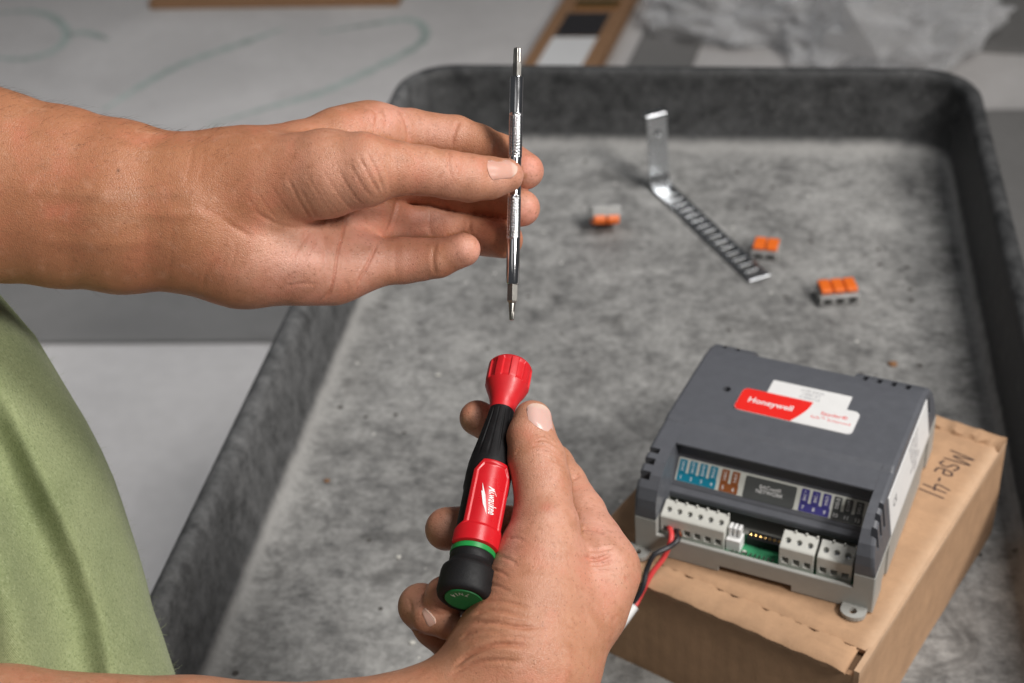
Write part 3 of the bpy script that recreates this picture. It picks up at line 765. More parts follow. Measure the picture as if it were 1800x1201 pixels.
right_arm = dict(
    body=[
        [(-420, 1300, .545, 142), (0, 1313, .545, 137), (330, 1340, .548, 143), (600, 1345, .555, 140), (800, 1290, .562, 128), (900, 1215, .566, 118)],
        [(905, 1230, .566, 118), (917, 1150, .567, 118), (936, 1060, .571, 98)],
        [(880, 1260, .575, 110), (964, 1163, .577, 84), (1028, 1068, .586, 71), (1053, 1003, .593, 64)],
        [(870, 1260, .580, 110), (1000, 1080, .600, 62), (1010, 1035, .606, 55)],
        [(860, 1260, .582, 105), (960, 1130, .602, 60), (970, 1080, .606, 52)],
        [(850, 1250, .582, 100), (900, 1180, .598, 60), (915, 1140, .602, 50)],
        [(985, 1010, .590, 60), (960, 1090, .583, 80)],
    ],
    fingers=[
        dict(pts=[(1053, 1003, .593, 64), (1040, 945, .602, 48), (1024, 903, .610, 41), (993, 850, .622, 37), (972, 818, .631, 36), (905, 770, .640, 33), (839, 735, .634, 31.5)], reach=.035),
        dict(pts=[(1010, 1035, .606, 55), (985, 960, .618, 42), (945, 930, .624, 37), (860, 922, .618, 36), (785, 930, .602, 38)]),
        dict(pts=[(970, 1080, .606, 50), (930, 1050, .612, 42), (880, 1036, .612, 36), (830, 1042, .602, 36), (783, 1049, .580, 37.5)]),
        dict(pts=[(905, 1170, .604, 50), (860, 1165, .603, 40), (803, 1140, .600, 34), (764, 1100, .597, 36), (740, 1066, .592, 38.5), (758, 1080, .584, 34), (786, 1098, .578, 27)], k=.008, reach=.02),
        dict(pts=[(940, 1045, .580, 84), (951, 978, .578, 77), (958, 925, .582, 60), (955, 885, .587, 50), (953, 850, .591, 50), (943, 808, .595, 50), (934, 768, .600, 42), (936, 738, .603, 34.5)], k=.006, reach=.04),
    ],
    creases=[
        ([(937, 778), (958, 773), (983, 788)], 2.0, 0.51), ([(930, 784), (960, 783), (990, 806)], 2.0, 0.51), ([(946, 794), (968, 797), (992, 812)], 2.0, 0.48), ([(940, 770), (955, 766), (974, 776)], 1.8, 0.34), ([(955, 803), (975, 810), (994, 822)], 2.0, 0.34), ([(905, 800), (915, 790), (935, 786)], 2.2, 0.26),
        ([(830, 1100), (855, 1094), (878, 1096), (920, 1103), (962, 1100)], 3.0, 0.94), ([(830, 1083), (850, 1076), (874, 1074), (930, 1086)], 3.0, 0.77), ([(808, 1123), (828, 1113), (856, 1110), (890, 1113)], 2.8, 0.59), ([(795, 1175), (820, 1155), (845, 1142), (880, 1133), (935, 1136)], 3.6, 1.27),
        ([(790, 1186), (825, 1170), (862, 1161), (925, 1164)], 3.2, 0.85), ([(838, 1062), (870, 1056), (905, 1062), (940, 1072)], 2.6, 0.51), ([(862, 1000), (880, 1006), (896, 1016)], 2.4, 0.42), ([(878, 978), (896, 984), (912, 996)], 2.4, 0.42), ([(890, 948), (905, 946), (925, 952)], 2.4, 0.37),
        ([(850, 1025), (872, 1030), (900, 1042)], 2.4, 0.37), ([(866, 1122), (900, 1120), (940, 1124)], 2.2, 0.42), ([(850, 1086), (890, 1090), (925, 1094)], 2.2, 0.42),
        ([(1024, 977), (1049, 984), (1075, 974)], 3.0, 1.02), ([(1028, 990), (1052, 993), (1080, 986)], 2.6, 0.77), ([(1022, 930), (1040, 930), (1064, 937)], 2.8, 0.85), ([(1030, 968), (1056, 968), (1082, 962)], 2.4, 0.59), ([(1030, 1002), (1055, 1004), (1080, 1004)], 2.4, 0.42), ([(1004, 842), (1012, 840), (1022, 832)], 2.2, 0.51),
        ([(1097, 1012), (1100, 1018), (1103, 1024)], 1.6, 0.59), ([(722, 1107), (735, 1112), (748, 1116)], 2.5, 0.68), ([(716, 1050), (722, 1062), (724, 1076)], 2.5, 0.26),
    ],
    bumps=[(958, 905, 30, 40, 0, .8), (1060, 985, 26, 30, 0, .5), (870, 1085, 36, 8, 0, .9), (870, 1114, 36, 7, 0, .5), (1044, 985, 16, 10, 0, -.6), (948, 735, 16, 22, 0, -.4), (900, 1145, 40, 7, 0.1, .5)],
    pinks=[(1060, 930, 70, 130, .7), (970, 880, 70, 160, .35), (940, 740, 40, 40, .35), (840, 735, 40, 40, .35), (785, 930, 50, 45, .35), (745, 1060, 45, 40, .5), (890, 930, 30, 60, .9), (790, 990, 30, 40, .7), (965, 790, 30, 26, .4)],
    spots=[(961, 893, 11, 8, .45, (.55, .11, .07)), (1049, 982, 24, 7, .3, (.56, .14, .09)), (1100, 1018, 3, 6, .4, (.40, .12, .07))],
    nails=[dict(q=[(930, 744), (974, 766), (965, 714), (924, 709)], rb=.9, rt=1.2, c=(.64, .41, .36), lift=.0002), dict(q=[(741, 1076), (752, 1104), (770, 1094), (748, 1068)], rb=.5, rt=1.0, c=(.70, .45, .37))],
    tan=(0.50, 0.238, 0.142), pink=PINK)

PR = np.array([-0.32, 0.18, GZ])
person = empty('person', PR.tolist())
tag(person, 'person in a green t-shirt holding a driver handle and a metal bit', 'person')
make_arm('arm', left_arm, person, PR, 'bare left forearm and hand pinching the metal bit between thumb and fingers')
make_arm('arm', right_arm, person, PR, 'right hand gripping the red and black handle, thumb upright')

# shirt: closed torso form with hanging folds
sil = [(250, -300), (400, -112), (470, -42), (520, 2), (590, 62), (640, 92), (690, 122), (740, 152), (790, 178), (840, 200), (880, 214), (930, 230), (970, 243), (1020, 257), (1070, 269), (1110, 284), (1150, 297), (1200, 313), (1280, 336), (1400, 362)]
mb = MB(); rings = []; uvs = []
nr, ns = 240, 220
sv = np.array([s[0] for s in sil], float); su = np.array([s[1] for s in sil], float)
for j in range(nr):
    v = 250 + (1400 - 250) * j / (nr - 1); xs = float(np.interp(v, sv, su))
    ring = []
    for i in range(ns):
        a = 2 * math.pi * i / ns
        ru = 430.0; rd = 0.105
        u = xs - ru + ru * math.cos(a) ; d = 0.665 - rd * math.sin(a)
        # folds: a soft crest with a deep hollow on its left, a shallow second one near the edge
        c1 = float(np.interp(v, [400, 687, 763, 839, 920, 1002, 1090, 1171, 1400], [-150, 6, 41, 76, 117, 152, 181, 195, 230]))
        x_ = u - c1; on = min(1, max(0, (v - 560) / 220))
        t_ = max(0.0, -x_) / 58.0
        hol = math.sin(min(1.0, t_) * math.pi / 2) ** 1.3 * (1.0 if t_ < 1 else math.exp(-((t_ - 1) / 1.3) ** 2))
        f = on * (-0.019 * hol + 0.0035 * math.exp(-(max(0, x_) / 42) ** 2))
        f += 0.006 * math.exp(-((x_ + 150) / 42) ** 2) - 0.006 * math.exp(-((x_ + 240) / 45) ** 2)
        c2 = 150 + 0.36 * (v - 900)
        f += (-0.0030 * math.exp(-((u - c2 - 34) / 13) ** 2) + 0.0018 * math.exp(-((u - c2 - 60) / 16) ** 2)) * min(1, max(0, (v - 880) / 200))
        f += 0.0008 * math.sin(u * .021 + v * .013) + 0.0005 * math.sin(u * .043 - v * .019 + 1) + 0.0003 * math.sin(u * .09 + v * .05)
        f *= max(0.0, math.sin(a)) ** .5
        dd = d - f; ring.append(at(u, v, dd) - PR)
    rings.append(ring)
mb.rings(rings, True, True)
sh = build(mb, 'shirt', M['cloth'], person, smooth='all')
sh['label'] = 'sage green cotton t-shirt hanging in soft folds'
hr = np.random.RandomState(4); mb = MB()
for _ in range(2600):
    j = hr.randint(40, nr - 40); i = hr.randint(0, 60) if hr.rand() < .75 else hr.randint(0, 100)
    p = np.array(rings[j][i]); q = np.array(rings[j][(i + 1) % ns]); r_ = np.array(rings[j + 1][i]); nn = np.cross(q - p, r_ - p); nn /= np.linalg.norm(nn) + 1e-12
    cdir = (p + PR) - at(-250, 400 + j * 4, .665); nn = nn if nn @ cdir > 0 else -nn
    t = hr.normal(size=3); t /= np.linalg.norm(t); Lh = hr.uniform(.0008, .0026)
    mb.tube([p, p + (nn * .6 + t * .5) * Lh, p + (nn * .8 + t * 1.1) * Lh], [.00003, .000025, .00001], 3, False)
fz = build(mb, 'cloth_fuzz', M['cloth_fuzz'], sh, fix=False); fz['kind'] = 'stuff'
uv = sh.data.uv_layers.new(name='UVMap')
co = np.zeros(len(sh.data.vertices) * 3); sh.data.vertices.foreach_get('co', co); co = co.reshape(-1, 3)
cc = (co + PR - CAM_P) @ CAM_R
li = np.zeros(len(sh.data.loops), int); sh.data.loops.foreach_get('vertex_index', li)
ang = np.arctan2(cc[:, 2] + .665, cc[:, 0] + .2) * .12
uv.data.foreach_set('uv', np.stack([ang[li], cc[li, 1]], 1).ravel())

# ------------------------------------------------------------------ frame from axis
def frame(p0, p1, toward=None, roll=0.0):
    z = np.array(p1) - np.array(p0); L = float(np.linalg.norm(z)); z /= L
    x = (CAM_P if toward is None else np.array(toward)) - np.array(p0); x -= z * (x @ z); x /= np.linalg.norm(x); y = np.cross(z, x)
    x, y = x * math.cos(roll) + y * math.sin(roll), -x * math.sin(roll) + y * math.cos(roll)
    m = Matrix(((x[0], y[0], z[0]), (x[1], y[1], z[1]), (x[2], y[2], z[2])))
    return m.to_euler(), L

# ------------------------------------------------------------------ the metal double-ended bit held up in the left hand
b0, b1 = at(899.5, 563, .594), at(909.5, 85, .606)
rot, L = frame(b0, b1)
bit = empty('screwdriver_bit', b0.tolist(), rot=rot)
tag(bit, 'chrome double-ended driver bit with knurled sleeve, held upright in the left hand', 'driver bit')
k = L / .115
def hexr(z, r, a):
    t = (a % (math.pi / 3)) - math.pi / 6
    return r * math.cos(math.pi / 6) / math.cos(t)
def torx(z, r, a): return r * (1 + 0.13 * math.cos(6 * a))
def zs(pr): return [(z * k, r) for z, r in pr]
build(MB().lathe(zs([(.0146, .0021), (.0148, .00262), (.0154, .00282), (.030, .00282), (.0332, .00282)]), 48, False, False), 'sleeve', M['chrome'], bit, smooth=True, angle=40)
build(MB().lathe(zs([(.0522, .00282), (.0678, .00282)]), 48, False, False), 'sleeve', M['chrome'], bit, smooth=True)
build(MB().lathe(zs([(.0868, .00282), (.1018, .00282), (.1024, .0027), (.1027, .0022)]), 48, False, True), 'sleeve', M['chrome'], bit, smooth=True, angle=40)
for z0, z1 in ((.0332, .0522), (.0678, .0868)):
    mb = MB(); nz, na = 230, 120; rings = []
    for j in range(nz):
        z = z0 + (z1 - z0) * j / (nz - 1); ring = []
        e = min(1, 14 * min(j, nz - 1 - j) / nz)
        for i in range(na):
            a = 2 * math.pi * i / na
            s = a * 6 / (2 * math.pi) + .2; tri = abs((s % 1) - 0.5) * 2
            ph = (z / .00135 - tri * 1.3) % 1
            hgt = max(0.0, min(1.0, 1.35 - abs(ph - 0.5) * 4.4))
            gap = min(1, 12 * min(tri, 1 - tri))
            r = .00240 + .00048 * hgt * (0.35 + .65 * gap) * e + .00042 * (1 - e)
            ring.append((r * math.cos(a), r * math.sin(a), z * k))
        rings.append(ring)
    build(mb.rings(rings, False, False), 'knurled_grip', M['chrome'], bit, smooth='all')
tip = build(MB().lathe(zs([(.0068, .0012), (.0074, .0020), (.0080, .0024), (.0146, .0024), (.0160, .0024)]), 48, True, False, hexr), 'hex_shank', M['steel'], bit, smooth=True, angle=25)
build(MB().lathe(zs([(0, .00085), (.0004, .00105), (.0030, .00112), (.0042, .00130), (.0070, .00150)]), 36, True, False, lambda z, r, a: torx(z, r, a) if z < .0036 else r), 'drive_tip', M['steel'], bit, smooth=True, angle=50)
build(MB().lathe(zs([(.1020, .00205), (.1076, .00205), (.1086, .0018), (.1090, .0016)]), 48, False, True, hexr), 'hex_shank', M['steel'], bit, smooth=True, angle=25)
build(MB().lathe(zs([(.1088, .00165), (.1110, .00168), (.1146, .00158), (.1150, .0013)]), 48, False, True, lambda z, r, a: r * (1 + .11 * math.cos(6 * a))), 'drive_tip', M['steel'], bit, smooth=True, angle=50)

# ------------------------------------------------------------------ the handle in the right hand
h0, h1 = at(815, 1055, .560), at(892.5, 671, .627)
rot, L = frame(h0, h1, roll=math.radians(12))
hd = empty('screwdriver', h0.tolist(), rot=rot); hd.scale = (1, 1, L / .112)
tag(hd, 'red and black screwdriver handle with green ring and end cap, gripped in the right hand', 'screwdriver')
capo = build(MB().lathe([(.0006, .0072), (.0, .0090), (.0002, .0100), (.0010, .0109), (.0026, .0114), (.0110, .0114), (.0126, .0111), (.0138, .0100), (.0146, .0092), (.0160, .0090), (.0165, .0087), (.0168, .0087), (.0172, .0090), (.0200, .0090), (.0206, .0086)], 72), 'end_cap', M['rubber'], hd, smooth=True, angle=50)
disc = build(MB().lathe([(-.0001, .0), (-.0001, .0076), (.0008, .0079)], 64, False, True), 'cap_disc', M['green_disc'], capo, smooth=True, angle=40)
# worn white marks on the green disc, set round its rim
for ch, ang_ in (('7', 96), ('N', 66), ('1', 44), ('4', 22)):
    a = math.radians(ang_ - 90 - 12 + 6); rr_ = .0050
    ox, oy = rr_ * math.cos(a), rr_ * math.sin(a)
    text('lettering', ch, M['dull_ink'], capo, (ox, oy, -.00016), (math.sin(a), -math.cos(a), 0), (-math.cos(a), -math.sin(a), 0), .0034 if ch != 'N' else .0027, sx=.9, thick=0.00002)
build(MB().lathe([(.0198, .0085), (.0200, .0093), (.0222, .0093), (.0224, .0085)], 72, False, False), 'indicator_ring', M['green'], hd, smooth=True, angle=40)
build(MB().lathe([(.0218, .0085), (.0225, .0089), (.0500, .0091), (.0515, .0092), (.0528, .0096), (.0600, .0096), (.0630, .0095), (.0650, .0094)], 72, False, False), 'grip_core', M['rubber'], hd, smooth=True, angle=40)
def rib(z, r, a):
    g = 0.5 + 0.5 * math.cos(14 * a); e = max(0, min(1, (z - .066) / .004)) * max(0, min(1, (.0925 - z) / .003))
    return r - .00035 * (1 if g > .8 else 0) * e
build(MB().lathe([(.0645, .00945), (.066, .0093), (.070, .0088), (.075, .0080), (.080, .0073), (.085, .0066), (.090, .0059), (.094, .0055), (.0955, .0054)], 168, False, False, rib), 'grip_sleeve', M['rubber'], hd, smooth=True, angle=30)
def flute(z, r, a):
    g = math.cos(9 * a + .5); e = max(0, min(1, (z - .1085) / .0012)) * max(0, min(1, (.1195 - z) / .0012))
    return r - .00075 * e * (1 if g < -.1 else max(0, min(1, (0.2 - g) / .3)))
hp = [(.0945, .0052), (.0955, .0055), (.0985, .0058), (.1015, .0066), (.1040, .0076), (.1060, .0086), (.1080, .0094), (.1086, .00965)]
hp += [(.1086 + i * .0006, .0098 + .00012 * math.sin(i / 18 * math.pi)) for i in range(1, 19)]
hp += [(.1202, .0093), (.1210, .0086), (.1216, .0074), (.1219, .0050), (.1220, .002)]
build(MB().lathe(hp, 216, False, True, flute), 'locking_knob', M['red'], hd, smooth=True, angle=30)
# raised red panel wrapping the front of the grip
def halfang(z):
    if z < .0285: return math.radians(80)
    if z < .0315: return math.radians(80 - 26 * (z - .0285) / .003)
    if z < .0570: return math.radians(54)
    return math.radians(54 - 22 * (z - .0570) / .0058)
mb = MB(); nz, na = 120, 90; rows = []
for j in range(nz):
    z = .0226 + (.0628 - .0226) * j / (nz - 1); row = []; wa = halfang(z)
    for i in range(na):
        s = -1 + 2 * i / (na - 1); a = s * wa; rr0 = .0097
        ed = min((1 - abs(s)) * wa * rr0, (.0628 - z), .02 if z < .03 else .02)
        if z < .0245: ed = min(ed, (z - .0224) * 1.5)
        up_ = min(1, ed / .0009); hgt = .0010 * (up_ * (2 - up_))
        if z > .0290:
            ins = min(ed - .0019, (z - .0300) * .9)
            if ins > 0: t_ = min(1, ins / .0010); hgt -= .00065 * t_ * t_ * (3 - 2 * t_)
        row.append(((rr0 - .0002 + hgt) * math.cos(a), (rr0 - .0002 + hgt) * math.sin(a), z))
    rows.append(row)
inner = [[(x * .93, y * .93, z) for x, y, z in (r[-1], r[0])] for r in rows]
rings = [[*rows[j], inner[j][0], inner[j][1]] for j in range(nz)]
mb.rings(rings, True, True)
pnl = build(mb, 'panel', M['red_panel'], hd, smooth=True, angle=45)
ri = .0097 - .0002 + .00038
bend = lambda x, y: math.sqrt(max(1e-9, ri ** 2 - (y + .0012) ** 2)) - ri
tl_ = math.radians(8)
lg = text('logo_lettering', 'Milwaukee', M['white_ink'], pnl, (ri + .00008, .0013, .0428), (0, math.sin(tl_), -math.cos(tl_)), (0, math.cos(tl_), math.sin(tl_)), .0050, shear=0.22, sx=.62, bold=.012, bend=bend)
bolt = [(85, 190), (140, 440), (115, 430), (157, 685), (138, 680), (167, 835), (85, 615), (112, 622), (60, 362), (85, 372)]
bolt = [(x / 12 + 830, y / 12 + 860) for x, y in bolt]
bolt = [((v - 903) * .00028, (u - (895.5 - .2 * (v - 655))) * .000236 - .0006) for u, v in bolt]
mb = MB(); vs = []
for (x, y) in bolt:
    yy_ = y; vs.append((math.sqrt(ri ** 2 - yy_ ** 2) + .00012, yy_, .0428 - x))
bm = bmesh.new(); f_ = bm.faces.new([bm.verts.new(v) for v in vs]); bmesh.ops.triangulate(bm, faces=[f_], ngon_method='EAR_CLIP'); me = bpy.data.meshes.new('logo_bolt'); bm.to_mesh(me); bm.free()
link('logo_bolt', me, M['white_ink'], pnl)

# ------------------------------------------------------------------ cardboard box
HB = 0.075; BY = math.radians(-26.5)
fr = on_plane(1509, 1183, HB); bw, bd = .166, .209
ex = np.array([math.cos(BY), math.sin(BY), 0]); ey = np.array([-math.sin(BY), math.cos(BY), 0])
fl_ = fr - bw * ex
TILT = math.radians(0.7)
fl_ = fl_ + ex * .001
def lid_z(p): return HB + 0.0006 - bw * math.sin(TILT) + float((np.array(p)[:2] - fl_[:2]) @ ex[:2]) * math.tan(TILT)
box = empty('cardboard_box', (fl_[0], fl_[1], 0.0006 - bw * math.sin(TILT)), rot=(0, -TILT, BY))
tag(box, 'brown corrugated cardboard box with handwriting, under the grey controller', 'box')
def panel_grid(name, p0, du, dv, nu, nv, nrm, th, warp, mat, par=box):
    """slightly warped board"""
    p0, du, dv, nrm = map(lambda a: np.array(a, float), (p0, du, dv, nrm)); mb = MB(); T = []; Bm = []
    for j in range(nv + 1):
        for i in range(nu + 1):
            p = p0 + du * i / nu + dv * j / nv; wv = warp(i / nu, j / nv)
            T.append(p + nrm * wv); Bm.append(p + nrm * (wv - th))
    n1 = nu + 1; K = n1 * (nv + 1); fs = []
    for j in range(nv):
        for i in range(nu):
            q = (j * n1 + i, j * n1 + i + 1, (j + 1) * n1 + i + 1, (j + 1) * n1 + i); fs += [q, tuple(K + x for x in q[::-1])]
    rim = [i for i in range(n1)] + [j * n1 + nu for j in range(1, nv + 1)] + [nv * n1 + i for i in range(nu - 1, -1, -1)] + [j * n1 for j in range(nv - 1, 0, -1)]
    for i in range(len(rim)):
        a, b = rim[i], rim[(i + 1) % len(rim)]; fs.append((b, a, K + a, K + b))
    mb.add(T + Bm, fs); return build(mb, name, mat, par, smooth=True, angle=40)
def wob(s, amp):
    ph = [rng.uniform(0, 6.28) for _ in range(6)]
    return lambda a, b: amp * (math.sin(a * 5 + ph[0]) * .4 + math.sin(b * 7 + ph[1]) * .4 + math.sin(a * 23 + ph[2]) * .12 + math.sin(b * 29 + ph[3]) * .12 + math.sin((a + b) * 41 + ph[4]) * .06)
TH = .003
top_w = wob(1, .0004)
def topwarp(a, b):
    e = min(1 - a, b) ; edge = min(a * bw, (1 - a) * bw, b * bd, (1 - b) * bd)
    rnd = -.0022 * max(0, 1 - edge / .004) ** 2
    dent = -.006 * math.exp(-(((1 - a) / .035) ** 2 + (b / .02) ** 2)) * 0
    return top_w(a, b) + rnd + dent
# lid with a torn front strip: the lid's front flap is folded under, leaving a ragged seam
SEAM = .0165
panel_grid('lid', (0, SEAM, HB), (bw, 0, 0), (0, bd - SEAM, 0), 40, 48, (0, 0, 1), TH, topwarp, M['card_lid'])
rag = [(.0008 * math.sin(i * 1.9) + .0006 * math.sin(i * .73 + 1) + .0003 * math.sin(i * 5.1)) for i in range(61)]
mb = MB(); T = []
for i in range(61):
    a = i / 60; x = min(bw * a, bw - .0085 + .0004 * (i - 56))
    sag = -.0012 - .0006 * math.sin(i * .45) + (-.003 * max(0, (a - .93) / .07))
    T.append([(x, -.0002 + .0004 * math.sin(i * .8), HB - .0060), (x, -.0010 + .0003 * math.sin(i * 1.3), HB - .0022 + sag * .5), (x, .0012, HB - .0002 + sag * .6), (x, .006, HB + .0001 + sag * .4), (x, SEAM - .0010 + rag[i], HB - .0004 + sag * .5), (x, SEAM - .0012 + rag[i], HB - .0030)])
build(MB().rings(T, True, True), 'folded_lip', M['card'], box, smooth=True, angle=50)
build(MB().box(.004, bw - .004, .003, SEAM + .01, HB - .0085, HB - .0062), 'inner_flap', M['card_shaded'], box)  # dark colour stands in for the shade inside the corner gap
panel_grid('front_wall', (0, 0.0014, 0), (bw - .0012, 0, 0), (0, 0, HB - .006), 30, 12, (0, -1, 0), TH, wob(2, .0006), M['card'])
panel_grid('side_wall', (bw, .001, 0), (0, bd - .001, 0), (0, 0, HB - .0015), 40, 14, (1, 0, 0), TH, wob(3, .0008), M['card_side'])
panel_grid('side_wall', (0, .001, 0), (0, bd - .001, 0), (0, 0, HB - .0015), 40, 14, (-1, 0, 0), TH, wob(4, .0006), M['card'])
panel_grid('back_wall', (0, bd, 0), (bw, 0, 0), (0, 0, HB - .0015), 30, 12, (0, 1, 0), TH, wob(5, .0006), M['card'])
# torn seam along the back edge
T = []
for i in range(41):
    x = bw * (.55 + .45 * i / 40); T.append([(x, bd - .012 + .0008 * math.sin(i * 1.7), HB - .001), (x, bd - .010 + .0012 * math.sin(i * .9), HB + .0022 + .0007 * math.sin(i * 1.1)), (x, bd - .003, HB + .0026 + .0008 * math.sin(i * .8 + 1)), (x, bd + .0012, HB - .0005)])
build(MB().rings(T), 'raised_back_flap', M['card'], box, smooth=True, angle=50)
# handwriting in marker
def strokes(name, lines, par, org, ux, uy, scale, wid, mat):
    mb = MB()
    for ln in lines:
        P = [np.array(p, float) for p in (spline(ln, 5) if len(ln) > 2 else ln)]; rr = []
        for i, p in enumerate(P):
            t = P[min(i + 1, len(P) - 1)] - P[max(i - 1, 0)]; t = t / (np.linalg.norm(t) + 1e-9); s = np.array([-t[1], t[0]]) * wid * .5 / scale
            c = []
            for q in (p + s, p - s):
                w3 = np.array(org) + (np.array(ux) * q[0] + np.array(uy) * q[1]) * scale; c.append(w3)
            n_ = np.array((0, 0, .00006)); rr.append([c[0], c[0] + n_, c[1] + n_, c[1]])
        mb.rings(rr)
    return build(mb, name, mat, par)
hand = [[(0, 0), (.1, 1), (.35, .25), (.6, 1), (.75, 0)], [(1.45, .62), (1.1, .72), (1.0, .5), (1.35, .32), (1.25, .02), (.95, .08)], [(1.6, .32), (1.95, .4), (1.85, .68), (1.6, .55), (1.62, .1), (2.0, .05)],
        [(2.3, .38), (2.6, .42)], [(2.95, 1), (2.85, .45), (3.35, .5)], [(3.22, .95), (3.2, 0)], [(3.65, 1), (3.62, 0)]]
hw_ = strokes('handwriting', hand, box, (bw - .0245, bd - .026, HB + .0012), (-.06, -.998, 0), (1.35, -.06, 0), .0112, .0009, M['marker'])
for v_ in hw_.data.vertices:      # the ink follows the warped lid
    v_.co.z = HB + topwarp(v_.co.x / bw, (v_.co.y - SEAM) / (bd - SEAM)) + .00012 + (v_.co.z - HB - .0012)

# ------------------------------------------------------------------ HVAC controller
DY = math.radians(-17.0); DW, DD = .131, .140
frc = on_plane(1533, 1079, HB + .001)
dex = np.array([math.cos(DY), math.sin(DY), 0]); o0 = frc - DW * dex
DZ = lid_z(o0) + .0009
dev = empty('building_controller', (o0[0], o0[1], DZ), rot=(0, -TILT, DY)); dev.scale = (1.0, 1.0, 0.93)
tag(dev, 'grey wall-mount electronic controller with terminal blocks, resting on the cardboard box', 'controller')
DRAFT = .0042
def side_x(x, z): return x - (DRAFT * max(0.0, z - .0272) / .034 if x > .12 else 0.0)
def loft(sections):
    return MB().rings([[(side_x(x, z), y, z) for y, z in pr] for x, pr in sections])
XL, XR = .0125, .1200
bP = [(0, 0), (0, .0155), (0, .021), (0, .0255), (.0006, .027), (.021, .027), (DD, .027), (DD, 0)]
bM = [(0, 0), (0, .0150), (.0004, .0155), (.0022, .0155), (.0024, .0100), (.021, .0100), (DD, .0265), (DD, 0)]
bI = [(y + (.0006 if y < .05 else -.0006), z) for y, z in bP]
base = build(loft([(0, bI), (.0006, bP), (XL, bP), (XL + .00005, bM), (XR - .00005, bM), (XR, bP), (DW - .0006, bP), (DW, bI)]), 'base', M['base'], dev)
cut(base, MB().box(.048, .088, -.001, .004, -.001, .0042).box(DW - .0012, DW + .001, .018, .030, -.001, .0235).box(DW - .0012, DW + .001, .108, .122, -.001, .0235))
for x0, nm in ((DW - .0155, 'mounting_tab'), (-.0035, 'mounting_tab')):
    pr = [(x0, .002), (x0, -.004)] + [(x0 + .0065 - .0065 * math.cos(math.pi * i / 10), -.004 - .0052 * math.sin(math.pi * i / 10)) for i in range(1, 10)] + [(x0 + .013, -.004), (x0 + .013, .002)]
    t_ = build(MB().prism(pr, 0, .0026, 'z'), nm, M['base'], dev)
    cut(t_, MB().prism([(x0 + .0065 + .0021 * math.cos(a * math.pi / 10), -.0042 + .0021 * math.sin(a * math.pi / 10)) for a in range(20)], -.001, .004, 'z'))
cP = [(.0, .0272), (.0, .034), (.0008, .0400), (.0035, .0465), (.0085, .0525), (.016, .0568), (.025, .0588), (.036, .0597), (.0455, .0602), (.0462, .0602), (.0478, .0612), (.0505, .0618), (.060, .0618), (.113, .0600), (.122, .0585), (.130, .0550), (.1355, .0485), (.1385, .0400), (DD, .0272)]
cM = [(.0208, .0272), (.0208, .0300), (.0212, .0312), (.0240, .0330), (.0245, .0340), (.0350, .0475), (.0356, .0480), (.0362, .0545), (.0310, .0582), (.0312, .0592), (.0330, .0598), (.0505, .0618), (.060, .0618), (.113, .0600), (.122, .0585), (.130, .0550), (.1355, .0485), (.1385, .0400), (DD, .0272)]
cM[10:13] = [(.0462, .0602), (.0505, .0618), (.060, .0618)]
ctr = np.array([.07, .036])
def shr(pr, k_): return [tuple(ctr + (np.array(p) - ctr) * np.array([1 - k_ * .012, 1 - k_ * .05])) if p[1] > .03 else p for p in pr]
xi = .0022
cover = build(loft([(0.0003, shr(cP, 1)), (.0010, shr(cP, .35)), (xi, cP), (XL, cP), (XL + .00005, cM), (XR - .00005, cM), (XR, cP), (DW - xi, cP), (DW - .0010, shr(cP, .35)), (DW - .0003, shr(cP, 1))]), 'cover', M['cover'], dev)
cut(cover, MB().box(.026, .086, .1225, .15, .040, .08))
c = MB()
for yv in (.0065, .0135, .0205):
    for s in (0, 1):
        c = MB().box(-.003 if s == 0 else DW - .0065, .0065 if s == 0 else DW + .003, yv, yv + .0034, .0395 if yv < .01 else .042, .07); cut(cover, c)
for xv in (.0905, .0985, .1065, .1145): cut(cover, MB().box(xv, xv + .0030, .1205, .1275, .052, .07))
for xv in (.006, .014): cut(cover, MB().box(xv, xv + .0030, .1245, .1305, .052, .07))
cut(cover, MB().box(DW - .0035, DW + .003, .1225, .1265, .040, .07))
cut(cover, MB().prism([(.0235 + .0024 * math.cos(a * math.pi / 10), .0835 + .0024 * math.sin(a * math.pi / 10)) for a in range(20)], .052, .07, 'z'))
cover.data.materials.clear(); cover.data.materials.append(M['cover'])
m_ = cover.modifiers.new('bevel', 'BEVEL'); m_.width = .00045; m_.segments = 2; m_.limit_method = 'ANGLE'; m_.angle_limit = math.radians(50)
base.data.materials.clear(); base.data.materials.append(M['base'])
mb_ = base.modifiers.new('bevel', 'BEVEL'); mb_.width = .0004; mb_.segments = 2; mb_.limit_method = 'ANGLE'; mb_.angle_limit = math.radians(50)
build(MB().lathe([(.0555, .0009), (.0575, .0012)], 16), 'status_light', M['clear'], dev).location = (.0235, .0835, 0)
